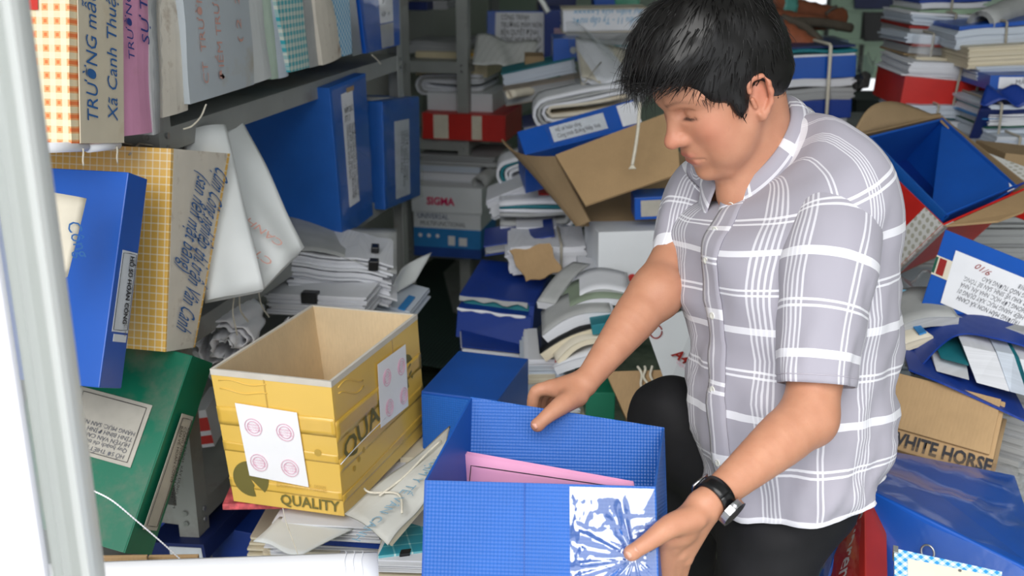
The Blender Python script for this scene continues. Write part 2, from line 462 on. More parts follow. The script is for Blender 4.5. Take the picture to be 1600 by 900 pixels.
def blank_label(root, q, u0, u1, v0, v1, mat=None, border=True, lift=.0012, name='label'):
    o = sheetq(root, name, q, u0, u1, v0, v1, mat or LABEL, lift)
    if border:
        n = nrm(q.dv)
        du, dv = (u1-u0), (v1-v0)
        a, b, c, d = u0+du*.06, u1-du*.06, v0+dv*.025, v1-dv*.025
        P = [q.pt(u, v)-n*(lift+.0004) for u, v in ((a, c), (b, c), (b, d), (a, d))]
        tube(o, 'border_line', [p for i in range(4) for p in (P[i]*.99+P[(i+1) % 4]*.01, P[i]*.5+P[(i+1) % 4]*.5)], .0005, INK, 4, closed=True)
    return o
# ------------------------------------------------------------------ the room
def tilemat():
    t = NT('green_floor_tile'); v, x, y, z = t.coords()
    g = t.n('ShaderNodeNewGeometry'); n = t.noise(g.outputs['Position'], 6, 6, .65)
    t.col(t.mix(t.ramp(n, .35, .7), S(70, 92, 76), S(150, 162, 140))); t.rough(.25)
    return t.m
TILE = tilemat()
WALL = plain('pale_green_plaster', S(158, 176, 160), .8, .06, 3)
WALLW = plain('white_plaster', S(190, 192, 186), .85, .05, 3)
GROUT = plain('grout', S(80, 84, 78), .9)
CONC = plain('doorstep_concrete', S(190, 188, 180), .9, .08)
PANEG = plain('pale_green_glass_pane', S(176, 204, 180), .25, .04, 3)
BARM = plain('dark_window_bar', S(58, 64, 60), .5, .1)
X0, X1, YB, ZC = -1.56, 2.7, 6.3, 3.0
def struct(name, x0, x1, y0, y1, z0, z1, m):
    o = block(None, name, x0, x1, y0, y1, z0, z1, m, 0); o['kind'] = 'structure'; return o
fl = struct('floor', X0-.1, X1+.1, 0.2, YB+.1, -.1, -.004, GROUT)
me = None
for i in range(10):
    for j in range(12):
        if me is None:
            o = block(fl, 'floor_tile', .0015, .3985, .0015, .3985, -.006, 0, TILE, .001); me = o.data
        else:
            o = bpy.data.objects.new('floor_tile', me); COL.objects.link(o); o.parent = fl
        o.location = (X0+.4*i, .6+.4*j, 0)
struct('wall_left', X0-.1, X0, 0.35, YB, 0, ZC, WALLW)
struct('wall_right', X1, X1+.1, 0.35, YB, 0, ZC, WALLW)
struct('ceiling', X0-.1, X1+.1, 0.35, YB+.1, ZC, ZC+.1, WALLW)
gx = [PL(p, 60, 1, YB)[0] for p in (1195, 1290, 1348, 1420, 1500, 1580)]
gz = [PL(1330, p, 1, YB)[2] for p in (158, 118, 65, 14, -40, -95)]
wx0, wx1, wz0, wz1 = gx[0], gx[-1], gz[0], gz[-1]
bw = struct('wall_back', X0, wx0, YB, YB+.1, 0, ZC, WALL)
for k, (a, b, c, d) in enumerate(((wx1, X1, 0, ZC), (wx0, wx1, 0, wz0), (wx0, wx1, wz1, ZC))):
    block(bw, 'wall_piece', a, b, YB, YB+.1, c, d, WALL, 0)
win = thing('window_1', None, None, None, None, 'structure')
for x in gx: block(win, 'window_bar', x-.012, x+.012, YB+.005, YB+.04, wz0, wz1, BARM)
for z in gz: block(win, 'window_rail', wx0, wx1, YB, YB+.045, z-.014, z+.014, PANEG if z != gz[0] else BARM)
opened = {(0, 3), (2, 0), (0, 4), (3, 4)}
for i in range(5):
    for j in range(5):
        if (i, j) in opened: continue
        block(win, 'pane', gx[i]+.012, gx[i+1]-.012, YB+.018, YB+.026, gz[j]+.014, gz[j+1]-.014, PANEG, 0)

# the door jamb and door leaf at the left edge of the picture
def prism(name, plan, z0, z1, m, parent=None, smooth=True):
    n = len(plan); V = [(p[0], p[1], z0) for p in plan]+[(p[0], p[1], z1) for p in plan]
    F = [(i, (i+1) % n, n+(i+1) % n, n+i) for i in range(n)]+[tuple(range(n))[::-1], tuple(range(n, 2*n))]
    return obj(name, V, F, m, parent)
def pp(px, d): q = D(px, 700, d); return (q[0], q[1])
j = prism('trim_1', [pp(52, .800), pp(58, .83), pp(70, .852), pp(84, .85), pp(92, .842), pp(100, .83), pp(112, .827), pp(122, .836), pp(130, .85), pp(136, .87), pp(139, .90), pp(136, 1.0), pp(60, 1.0)][::-1], -.05, 2.9, WFRAME)
j['kind'] = 'structure'
j = prism('door_1', [pp(-260, .77), pp(38, .765), pp(46, .77), pp(50, .79), pp(48, .82), pp(-260, .82)][::-1], -.05, 2.9, WFRAME2)
j['kind'] = 'structure'

# ------------------------------------------------------------------ steel shelving
def shelf_unit(label, x0, x1, y0, y1, levels, zt, bolts=True):
    M = Matrix.Translation((x0, y0, 0)); r = thing('steel_shelf', label, 'shelf', M)
    W, L = x1-x0, y1-y0; t, a = .003, .045
    for sx in (0, 1):
        for sy in (0, 1):
            cx, cy = sx*W, sy*L; dx, dy = (1-2*sx), (1-2*sy)
            pl = [(cx, cy), (cx+dx*a, cy), (cx+dx*a, cy+dy*t), (cx+dx*t, cy+dy*t), (cx+dx*t, cy+dy*a), (cx, cy+dy*a)]
            if dx*dy < 0: pl = pl[::-1]
            p = prism('post', pl, 0, zt, STEEL, r)
            for z in levels:
                for k in (0, 1):
                    zz = z-.012-.024*k
                    ox, oy = cx+dx*a*.55, cy+dy*a*.55
                    for (bx, by, n) in ((cx-dx*.002, oy, (dx, 0)), (ox, cy-dy*.002, (0, dy))):
                        V = []; F = []
                        for q in range(6):
                            an = q*math.pi/3
                            if n[0]: V.append((bx, by+.006*math.cos(an), zz+.006*math.sin(an)))
                            else: V.append((bx+.006*math.cos(an), by, zz+.006*math.sin(an)))
                        V += [(v[0]-n[0]*.004, v[1]-n[1]*.004, v[2]) for v in V]
                        F = [(q, (q+1) % 6, 6+(q+1) % 6, 6+q) for q in range(6)]+[tuple(range(6)), tuple(range(6, 12))]
                        obj('bolt', V, F, STEEL_B, p)
    for z in levels:
        b = block(r, 'shelf_board', t, W-t, t, L-t, z-.006, z, STEEL, .001)
        block(b, 'lip', t, t+.002, t, L-t, z-.045, z-.005, STEEL, 0); block(b, 'lip', W-t-.002, W-t, t, L-t, z-.045, z-.005, STEEL, 0)
        block(b, 'lip', t, W-t, t, t+.002, z-.045, z-.005, STEEL, 0); block(b, 'lip', t, W-t, L-t-.002, L-t, z-.045, z-.005, STEEL, 0)
    return r
XS = -1.10
shelf_unit('grey steel shelf along the left wall, full of folders and box files', -1.53, XS, 1.81, 3.22, [.12, .512, .902, 1.302, 1.70], 2.1)
shelf_unit('grey steel shelf standing end-on behind the folders, with cartons and a red box', -1.45, -1.165, 4.2, 5.7, [.12, .40, .86, 1.17, 1.6], 2.0)

# ------------------------------------------------------------------ upper shelf of the left unit: standing folders
def edge(b, t, x, length):
    a = PL(b[0], b[1], 0, x); c = PL(t[0], t[1], 0, x); return a, a+nrm(c-a)*length
def spine(bl, br, tl, tr, x, hgt, dep, back=None):
    A, B = edge(bl, tl, x, hgt); C, E_ = edge(br, tr, x, hgt)
    return Quad(A, C, E_, B, dep, np.array([-dep, 0, 0]))
def soft_folder(name, label, q, mat, group=None, bulge=.006, cat='folder', seed=0, part='cover', n=10, curl=.0):
    """a card folder: a slab whose spine and sides swell and crease a little"""
    root = thing(name, label, cat, q.M, group); r = np.random.default_rng(seed); ph = r.uniform(0, 6, 6)
    V = []; F = []; rows = n+1
    prof = [(0, 0), (0, .5), (0, 1), (.5, 1), (1, 1), (1, .5), (1, 0), (.75, 0), (.5, 0), (.25, 0)]   # u, w round the slab
    m = len(prof)
    for j in range(rows):
        v = j/n
        for u, w in prof:
            p = q.pt(u, v, w)
            s = bulge*(math.sin(v*5+ph[0])*.5+math.sin(v*11+ph[1]+u*3)*.35)
            if w == 0: p = p-nrm(q.dv)*(s+bulge*.8*math.sin(math.pi*u))
            if w == .5: p = p+nrm(q.c[1]-q.c[0])*(s*(1.2 if u else -1.2))
            p = p-nrm(q.dv)*curl*(1-v)**3
            V.append(p)
    for j in range(n):
        for i in range(m):
            F.append((j*m+i, (j+1)*m+i, (j+1)*m+(i+1) % m, j*m+(i+1) % m))
    F.append(tuple(range(m))); F.append(tuple(n*m+i for i in range(m))[::-1])
    obj(part, V, F, mat, root)
    return root
HG = .36
# checked folder with cream spine
q = spine((112, 224), (190, 223), (107, 0), (188, 0), -1.07, HG, .26)
r = soft_folder('ring_folder', 'orange checked folder with a cream spine lettered in blue, leftmost on the upper shelf', q, ORANGE, 'standing folders on the upper shelf', .002)
sp = sheetq(r, 'spine_cover', q, .12, 1.0, .0, .98, CREAMF, .005, .002)
qtext(sp, q, 'TRƯỜNG mẫu giáo', PEN, .44, .09, .042, .27, 90, .2, lift=.0075)
qtext(sp, q, 'Xã Canh Thuận', PEN, .84, .10, .040, .22, 90, .2, lift=.0075)
sheetq(r, 'side_stripe', q.left(), .72, .80, .57, 1, REDINK, .004)
q = spine((193, 213), (240, 206), (190, 0), (232, 0), -1.07, HG, .25)
r = soft_folder('card_folder', 'pink card folder with dark blue handwriting on its spine', q, PINK_D, 'standing folders on the upper shelf', .004, seed=1)
qtext(r, q, 'SỰ T... (II)', PEN_D, .85, .42, .034, .16, 90, .2, lift=.007)
qtext(r, q, 'TRƯỜNG TH', PEN_D, .3, .35, .026, .16, 90, .2, lift=.007)
q = spine((238, 211), (250, 206), (232, 0), (246, 0), -1.068, HG, .22)
r = soft_folder('plastic_sleeve', 'clear glossy plastic sleeve squeezed beside the pink folder', q, SHEET_G, None, .003, 'sleeve', 2)
grid(r, 'sleeve_film', 4, 20, lambda u, v: q.pt(u, v, 0)-nrm(q.dv)*(.006+.002*math.sin(v*60)+.002*math.sin(u*9)), FILM_W, 0)
q = spine((252, 184), (294, 172), (250, 0), (286, 0), -1.07, HG, .25)
soft_folder('card_folder', 'dirty cream folder without writing, right of the plastic sleeve', q, DIRTYF, 'standing folders on the upper shelf', .004, seed=3)
q = spine((298, 163), (398, 132), (284, 0), (388, 0), -1.055, HG, .25)
r = soft_folder('wide_folder', 'wide grey-blue folder with faint red pencil writing', q, GREYF, 'standing folders on the upper shelf', .004, seed=4)
qtext(r, q, 'CT  TRƯỜNG  TH', PENCIL, .24, .08, .030, .26, 90, .1, lift=.007)
qtext(r, q, 'ĐIỂM TRƯỜNG', PENCIL, .48, .08, .030, .22, 90, .1, lift=.007)
qtext(r, q, '( 2  25', PENCIL, .8, .25, .028, .12, 90, .1, lift=.007)
q = spine((400, 131), (425, 120), (386, 0), (408, 0), -1.065, HG, .24)
soft_folder('card_folder', 'plain white folder right of the wide grey-blue folder', q, VINYL, 'standing folders on the upper shelf', .005, seed=5)
q = spine((424, 124), (436, 122), (410, 0), (424, 0), -1.07, HG, .24)
soft_folder('card_folder', 'thin pale green folder beside a bluish paper, on the upper shelf', q, plain('pale_green_card', S(196, 216, 200), .6, .06), 'standing folders on the upper shelf', .003, seed=6)
q = spine((437, 123), (451, 118), (424, 0), (434, 0), -1.07, HG, .24)
soft_folder('paper_bundle', 'bluish white bundle of papers squeezed left of the teal checked folder', q, PAPER_B, None, .003, 'papers', 7)
q = spine((453, 113), (483, 105), (432, 0), (473, 0), -1.06, HG, .25)
soft_folder('ring_folder', 'teal and white checked folder on the upper shelf', q, GINGHAM, 'standing folders on the upper shelf', .002, seed=8)
q = spine((484, 106), (503, 101), (474, 0), (490, 0), -1.07, HG, .24)
soft_folder('card_folder', 'grey folder with a ridged spine, right of the teal checked folder', q, SHEET_G, 'standing folders on the upper shelf', .003, seed=9)
q = spine((504, 102), (536, 88), (490, 0), (516, 0), -1.06, HG, .25)
soft_folder('card_folder', 'dirty white stained folder left of the blue diamond folder', q, DIRTYF, 'standing folders on the upper shelf', .006, seed=10)
q = spine((536, 88), (550, 84), (515, 0), (546, 0), -1.065, HG, .25)
soft_folder('ring_folder', 'white folder printed with bright blue diamonds', q, DIAMOND, 'standing folders on the upper shelf', .001, seed=11)
q = spine((551, 88), (566, 84), (546, 0), (556, 0), -1.065, HG, .25)
r = soft_folder('metal_edged_folder', 'silver-edged dark folder left of the blue box file with a label', q, SILVER, 'standing folders on the upper shelf', .0, seed=12)
q = spine((572, 84), (625, 70), (562, 0), (624, 0), -1.06, HG, .27)
r = boxfile('box_file', 'bright blue box file with a long white label, last on the upper shelf', q, BLUE_SM, 'standing folders on the upper shelf')
l = sheetq(r, 'label', q, .44, .80, .2, .95, SHEET, .0015)
qtext(l, q, 'CT TRƯỜNG TH HOÀ\nHIỆP  SỐ 02\nBẾP, NHÀ VỆ SINH\nSÂN, CỔNG NGÕ', INK, .55, .93, .021, None, -90, lift=.0028)
qtext(l, q, 'HỘP    14', INK, .48, .25, .016, None, 0, lift=.0028)
sheetq(r, 'foot_patch', q, .44, .80, .01, .19, SHEET_G, .0015)
grid(r, 'sleeve_film', 6, 14, lambda u, v: q.pt(.03+.94*u, v, 0)-nrm(q.dv)*(.0042+.001*math.sin(v*20+u*6)), FILM_S, 0)
# rolled rims of paper under the checked folder
for k, (a, b) in enumerate((((70, 231), (134, 229)), ((137, 231), (184, 226)))):
    A, B = PL(*a, 0, -1.075), PL(*b, 0, -1.075)
    r = thing('paper_roll', ['white rolled paper under the orange checked folder, nearer one', 'white rolled paper under the orange checked folder, farther one'][k], 'paper roll', frameM(A, B-A, Z3), 'rolls under the checked folder')
    L = np.linalg.norm(B-A); tube(r, 'roll', [(0, 0, 0), (L*.5, 0, 0), (L, 0, 0)], .008, SHEET_W, 12)
    tube(r, 'string', [(L*.8+.001*math.sin(t), -.009, -.002-t*.004) for t in range(8)], .0015, STRING, 5)

# ------------------------------------------------------------------ middle shelf of the left unit
q = spine((155, 606), (190, 607), (203, 255), (233, 262), -1.03, .36, .27)
r = boxfile('box_file', 'blue box file with a framed narrow spine label, nearest on the middle shelf', q, BLUE_SM, 'box files on the middle shelf')
l = blank_label(r, q, .2, .93, .26, .64, LABEL)
qtext(l, q, 'HỒ SƠ HOÀN CÔNG', INK, .58, .62, .016, .115, -90, lift=.0028, bold=.0004)
qtext(l, q, 'CÔNG TRÌNH: TRƯỜNG TH BÁN TRÚ CANH LIÊN\nHẠNG MỤC: NHÀ HIỆU BỘ - NHÀ Ở NỘI TRÚ\nNĂM 2011', INK_G, .74, .62, .006, None, -90, lift=.0028)
blank_label(r, q, .3, .9, .215, .25, LABEL, False)
q2 = face(60, 134, 440, 300, 1.70, .001, 8, 0, -4)
A, B, C_, E_ = D(60, 455, 1.66), D(106, 432, 1.69), D(134, 311, 1.72), D(60, 296, 1.68)
q2 = Quad(A, B, C_, E_, .004)
r = thing('paper_folder', 'cream paper with a blue handwritten word, in front of the nearest blue box file', 'paper', q2.M)
grid(r, 'sheet', 6, 8, lambda u, v: q2.pt(u, v)+np.array([0, .004*math.sin(u*3+v*2), 0]), SHEET_Y, .002)
qtext(r, q2, 'Công', PEN, .62, .68, .030, .06, -75, .1, lift=.009)

A, B = PL(258, 550, 0, -1.03), PL(305, 543, 0, -1.03)
T1, T2 = PL(267, 232, 0, -1.03), PL(360, 240, 0, -1.03)
q = Quad(A, B, T2, T1, .26, np.array([-.26, 0, 0]))
r = thing('archive_folder', 'cream and yellow checked archive folder lettered in blue marker, standing on the middle shelf', 'folder', q.M)
n = nrm(q.dv)
def walls(root, q, mats, t=.005, bot=True, names=('side_panel', 'side_panel', 'spine_panel', 'back_panel')):
    """open-topped folder box: four leaning panels"""
    tw = t/q.w(); td = t/np.linalg.norm(q.dv)
    hexobj(names[0], q.hexa(0, tw, 0, 1, 0, 1), mats[0], root, .001); hexobj(names[1], q.hexa(1-tw, 1, 0, 1, 0, 1), mats[1], root, .001)
    f = hexobj(names[2], q.hexa(tw, 1-tw, 0, 1, 0, td), mats[2], root, .001); hexobj(names[3], q.hexa(tw, 1-tw, 0, 1, 1-td, 1), mats[3], root, .001)
    if bot: hexobj('bottom_panel', q.hexa(tw, 1-tw, 0, .015, td, 1-td), mats[0], root, .001)
    return f
f = walls(r, q, (ORANGE2, ORANGE2, DIRTYF, CARD))
hexobj('page_block', q.hexa(.12, .88, .03, .8, .06, .9), PAPER_Y, r, .003)
qtext(f, q, 'Cụm Công nghiệp thị trấn Vân Canh', PEN, .74, .94, .085, .33, -114, .2, lift=.004)
qtext(f, q, '(san nền mặt bằng)', PEN, .44, .90, .075, .19, -110, .2, lift=.004)
tube(r, 'tie_string', [q.pt(-.03, .96, .3), q.pt(.2, 1.02, .35), q.pt(.5, 1.01, .3), q.pt(.8, 1.03, .35), q.pt(.6, 1.0, .5), q.pt(.1, 1.03, .5)], .002, STRING_G, 6)

# two soft white vinyl folders drooping from the shelf
def droop(name, label, P, mat, thick, bulge, seed, texts):
    q = Quad(*P, thick)
    root = thing(name, label, 'folder', q.M, 'soft white folders on the middle shelf'); rr = np.random.default_rng(seed); ph = rr.uniform(0, 6, 5)
    def fn(u, v, s):
        p = q.pt(u, v, 0)
        p = p+np.array([0, 1, 0])*(-bulge*math.sin(math.pi*u)*(.4+.6*v)+.006*math.sin(u*7+v*3+ph[0])*(1-v)+.004*math.sin(v*9+u*4+ph[1]))
        return p
    grid(root, 'front_cover', 12, 14, lambda u, v: fn(u, v, 0), mat, .003)
    grid(root, 'back_cover', 12, 14, lambda u, v: q.pt(u, v)+np.array([0, thick+.004*math.sin(v*6+ph[2]), 0]), mat, .003)
    hexobj('page_block', [q.pt(u, v, w) for w in (.25, .9) for u, v in ((.08, .12), (.92, .12), (.92, .93), (.08, .93))], PAPER_B, root, .004)
    for (t, u, v, sz, w, rot) in texts:
        qtext(root, q, t, PENCIL, u, v, sz, w, rot, .15, lift=bulge+.022)
    return root
x = -1.0
droop('vinyl_folder', 'soft white vinyl folder hanging over the shelf edge, nearer of the two',
      [D(322, 470, 2.12), D(412, 452, 2.16), D(352, 195, 2.2), D(284, 206, 2.16)], VINYL, .03, .012, 1, [])
droop('vinyl_folder', 'soft white vinyl folder with faint red writing, tilted in front of the large blue box',
      [D(414, 448, 2.2), D(476, 386, 2.28), D(372, 174, 2.36), D(330, 196, 2.3)], VINYL, .03, .008, 2,
      [('CT: CHỢ HUYỆN', .22, .06, .024, .26, 96), ('CANH VINH XÃ', .55, .1, .024, .22, 96)])
q = spine((535, 372), (583, 336), (514, 130), (571, 104), -1.07, .40, .33)
r = boxfile('box_file', 'large royal blue textured box file with a long typed label, on the middle shelf', q, BLUE, 'box files on the middle shelf')
l = sheetq(r, 'label', q, .27, .58, .17, .93, SHEET, .0015)
qtext(l, q, 'NĂM 2012\nSTT: 3', INK, .31, .80, .022, .06, 0, lift=.003)
qtext(l, q, 'HỒ SƠ HOÀN CÔNG CÔNG TRÌNH\nTRƯỜNG MẦM NON XÃ CANH VINH\nNHÀ BẾP, NHÀ VỆ SINH, TƯỜNG RÀO,\nCỔNG NGÕ, SÂN BÊ TÔNG', INK, .54, .72, .017, .20, -90, lift=.003)
qtext(l, q, 'HỘP 13', INK, .36, .215, .016, None, 0, lift=.003)
sheetq(r, 'label_tab', q, .42, .62, .925, .955, CARD, .002)
grid(r, 'sleeve_film', 8, 18, lambda u, v: q.pt(.02+.96*u, .02+.96*v, 0)-nrm(q.dv)*(.004+.0012*math.sin(v*18+u*7)), FILM_S, 0)
q = spine((602, 328), (657, 305), (598, 172), (655, 148), -1.07, .315, .27)
r = boxfile('box_file', 'small blue box file wrapped in crinkled plastic, last on the middle shelf', q, BLUE, 'box files on the middle shelf')
l = sheetq(r, 'label', q, .28, .68, .06, .8, LABEL, .0015)
qtext(l, q, 'HỒ SƠ QUYẾT TOÁN\nCÔNG TRÌNH TRƯỜNG\nTHCS VÂN CANH', INK_G, .58, .7, .024, .17, -90, lift=.003)
grid(r, 'plastic_wrap', 10, 16, lambda u, v: q.pt(-.02+1.05*u, -.01+1.05*v, 0)-nrm(q.dv)*(.007+.003*math.sin(v*25+u*9)+.002*math.sin(u*30+v*5)), FILM, 0)
sheetq(r, 'top_sheet', q.top(), .0, .5, .1, .5, SHEET, .003)

# ------------------------------------------------------------------ lower shelf of the left unit
q = Quad(PL(193, 864, 0, -1.0), PL(235, 867, 0, -1.0), PL(331, 567, 0, -1.0), PL(299, 555, 0, -1.0), .27, np.array([-.27, 0, .045]))
r = boxfile('box_file', 'dusty green box file leaning on the lower shelf, with a typed label on its side', q, GREEN, None)
hexobj('spine_panel', [p for p in q.hexa(.0, 1, .0, 1, -.008, 0)], GREEN_C, r, .001)
l = sheetq(r, 'spine_label', q, .2, .72, .12, .7, LABEL_D, .0105)
n = nrm(q.dv)
tube(l, 'border_line', [q.pt(u, v)-n*.012 for u, v in ((.26, .14), (.26, .4), (.26, .68), (.46, .681), (.66, .68), (.66, .4), (.66, .14), (.46, .139))], .0006, INK, 4, closed=True)
qtext(l, q, 'CÔNG TRÌNH: XÂY DỰNG CỤM\nCÔNG NGHIỆP CANH VINH\nBẢN VẼ HOÀN CÔNG', INK, .58, .64, .013, .145, -90, lift=.0125)
qs = q.left()
l = sheetq(r, 'side_label', qs, .34, .86, .38, .70, LABEL_D, .002)
n2 = nrm(qs.dv)
tube(l, 'border_line', [qs.pt(u, v)-n2*.0035 for u, v in ((.37, .40), (.6, .4), (.83, .40), (.83, .55), (.83, .68), (.6, .68), (.37, .68), (.37, .55))], .0007, INK, 4, closed=True)
qtext(l, qs, 'HỒ SƠ THIẾT KẾ\nQuy hoạch chi tiết Cụm Công nghiệp\nHUYỆN VÂN CANH\nTỈNH BÌNH ĐỊNH\nHẠNG MỤC: SAN NỀN MẶT BẰNG', INK_G, .8, .43, .011, None, 180, lift=.0036)
# crumpled white roll of plastic
c = PL(362, 516, 0, -1.12)
r = thing('crumpled_wrap', 'crumpled roll of white plastic wrapping behind the yellow carton', 'wrapping', frameM(c, RT, Z3))
def wr(u, v, R0, ph):
    a = 2*math.pi*1.35*u; R = R0*(1-.30*u)
    rr = R+.006*math.sin(a*5+ph+v*4)+.004*math.sin(a*11+v*9)
    return (rr*math.cos(a), -.09+.16*v+.01*math.sin(a*3+ph), rr*math.sin(a)*.9)
grid(r, 'outer_wrap', 60, 10, lambda u, v: wr(u, v, .062, 0), SHEET_W, .002)
grid(r, 'inner_roll', 40, 6, lambda u, v: tuple(np.array(wr(u, v, .033, 2))+np.array([.012, -.02, -.006])), SHEET_W, .002)
grid(r, 'loose_fold', 18, 10, lambda u, v: (-.085+.1*u, -.1+.12*v+.012*math.sin(u*9), -.055+.03*math.sin(u*5+v*4)+.012*math.sin(v*13+u*4)), SHEET_W, .002)
grid(r, 'loose_fold', 18, 10, lambda u, v: (.06+.06*u, -.05+.1*v, -.045+.05*u+.012*math.sin(v*8+u*7)), SHEET_W, .002)
# beaded cords
def cord(label, pts, rad=.0022, mat=STRING, cat='cord', name='beaded_cord'):
    P = spline(pts, 10); r = thing(name, label, cat, Matrix.Translation(tuple(P[0]))); P = [p-P[0] for p in P]
    # twisted bead profile
    Q = []; R = []
    for i in range(len(P)-1):
        for k in range(3):
            Q.append(P[i]*(1-k/3)+P[i+1]*k/3); R.append(rad*(1.0 if k == 1 else .62))
    tube(r, 'strand', Q, R, mat, 6)
    return r
cord('beaded white cord hanging below the wide grey-blue folder', [PL(322, 163, 0, -1.05), PL(314, 182, 0, -1.05), PL(300, 197, 0, -1.05), PL(286, 202, 0, -1.06)])
cord('beaded cord dangling below the soft white folders, left one of three', [PL(366, 462, 0, -1.05), PL(364, 490, 0, -1.05), PL(371, 525, 0, -1.05)])
cord('beaded cord dangling below the soft white folders, middle one of three', [PL(374, 462, 0, -1.05), PL(376, 485, 0, -1.05), PL(388, 503, 0, -1.05)])
cord('beaded cord dangling below the soft white folders, right one of three', [PL(404, 455, 0, -1.05), PL(409, 478, 0, -1.05), PL(421, 496, 0, -1.05)])
cord('short frayed cord under the last box file of the upper shelf', [PL(581, 86, 0, -1.05), PL(588, 92, 0, -1.05), PL(595, 100, 0, -1.05)])
# clipped papers at the far end of the lower shelf
def wavy(V, amp=.006, k=9, ph=0, sag=0, x0=0, x1=1):
    V = V.copy(); V[:, 2] += amp*np.sin(V[:, 0]*k*3+ph+V[:, 1]*k)-sag*((V[:, 0]-x0)/(x1-x0))**2; return V
def stack_at(name, label, px0, px1, pyb, pyt, d, dep, mat, yaw=0, roll=0, n=10, jit=.004, cat='papers', group=None, fn=None, part='page_block'):
    q = face(px0, px1, pyb, pyt, d, dep, yaw, roll)
    r = thing(name, label, cat, q.M, group)
    layered(r, part, 0, q.w(), 0, dep, 0, q.h(), mat, n, jit, fn)
    return r, q
r, q = stack_at('paper_stack', 'lowest stack of papers behind the yellow carton, with a black binder clip', 420, 575, 492, 458, 2.62, .24, PAPER, -8, 0, 7, .006)
block(r, 'binder_clip', .085, .125, -.008, .02, .035, .062, BLACK, .003)
r, q = stack_at('paper_stack', 'thick fanned stack of white papers with two binder clips under the middle shelf', 446, 606, 462, 395, 2.68, .26, PAPER, 6, -4, 12, .010, fn=lambda V: wavy(V, .004, 12, 1, .02, 0, .25))
block(r, 'binder_clip', .20, .225, -.012, .02, .075, .10, BLACK, .003); block(r, 'binder_clip', .205, .225, .06, .1, .10, .115, BLACK, .003)
grid(r, 'top_sheet', 10, 8, lambda u, v: (-.02+.29*u, -.0+.3*v, .108+.012*math.sin(u*5+v*2)+.015*v-.03*u*u), SHEET_G, .002)
q = Quad(D(595, 480, 2.72), D(650, 440, 2.9), D(676, 394, 3.0), D(628, 420, 2.85), .02)
r = thing('card_sheet', 'curled white card sticking out at the end of the clipped papers', 'sheet', q.M)
grid(r, 'sheet', 8, 8, lambda u, v: q.pt(u, v)+np.array([0, .02*math.sin(u*3), 0]), VINYL, .002)
r, q = stack_at('paper_stack', 'blue-edged papers under the fanned stack, beside the shelf post', 560, 640, 488, 466, 2.78, .2, PAPER_B, -10, -12, 5, .006)
block(r, 'blue_sheet', .10, .118, -.004, .1, q.h(), q.h()+.004, BLUEINK, 0)
# things lying on the bottom board and beneath it
q = face(250, 440, 868, 800, 2.45, .3, -13, -4)
r = boxfile('box_file', 'dark blue box lying under the lower shelf, left of the document pile', q, BLUE_D)
q = face(232, 330, 872, 845, 2.3, .22, -13, 5)
r = thing('card_folder', 'dull blue folder with a white label lying under the green box file', 'folder', q.M); hexobj('cover', q.hexa(), NAVY, r); sheetq(r, 'label', q, .4, .95, .1, .8, LABEL)
q = face(316, 336, 700, 640, 2.45, .14, 0, 8)
r = thing('red_white_packet', 'red and white packet between the shelf post and the yellow carton', 'packet', q.M); hexobj('body', q.hexa(), SHEET, r); sheetq(r, 'red_band', q, 0, 1, .45, .8, REDINK); sheetq(r, 'red_band', q, 0, 1, .1, .32, REDINK)
# ------------------------------------------------------------------ yellow carton
def W(M, p): return np.array(M @ Vector(tuple(map(float, p))))
zt = D(517, 598, 1.9)[2]
PN, PR, PB, PLf = D(517, 598, 1.9), PL(652, 492, 2, zt), PL(485, 480, 2, zt), PL(328, 578, 2, zt)
PB = PR+PLf-PN
dn = np.array([.012, .0, -.262])
q = Quad(PLf+dn+np.array([.012, 0, 0]), PN+dn, PN, PLf, 1, PB-PLf)      # front face, depth to the back right
r = thing('yellow_carton', 'open yellow cardboard carton taped round the middle, on the document pile', 'carton', q.M)
t = .005; tw = t/q.w(); td = t/np.linalg.norm(q.dv)
def panel2(root, name, q, u0, u1, v0, v1, w0, w1, mo, mi, axis):
    """corrugated wall: printed outside, plain inside"""
    o = hexobj(name, q.hexa(u0, u1, v0, v1, w0, w1), mo, root, .0)
    n = nrm(q.dv) if axis == 'w' else nrm(q.c[1]-q.c[0])
    return o
hexobj('wall', q.hexa(0, 1, 0, 1, 0, td), YELLOW, r, .001)
hexobj('wall', q.hexa(1-tw, 1, 0, 1, td, 1), YELLOW, r, .001)
hexobj('wall', q.hexa(0, 1-tw, 0, 1, 1-td, 1), YELLOW, r, .001)
hexobj('wall', q.hexa(0, tw, 0, 1, td, 1-td), YELLOW, r, .001)
hexobj('bottom', q.hexa(tw, 1-tw, 0, .02, td, 1-td), YELLOW, r, 0)
e = .0012
for (a, b, c, d) in ((tw, 1-tw, td, td*1.2), (tw, 1-tw, 1-td*1.2, 1-td), (tw, tw*1.2, td, 1-td), (1-tw*1.2, 1-tw, td, 1-td)):
    hexobj('inner_liner', q.hexa(a, b, .02, 1.0, c, d), CARD_IN, r, 0)
for (a, b, c, d) in ((0, 1, -td*.12, td), (1-tw, 1+tw*.12, 0, 1), (0, 1, 1-td, 1), (-tw*.1, tw, 0, 1)):
    hexobj('rim_edge', q.hexa(a, b, .965, 1.008, c, d), CARD_E, r, .0006)
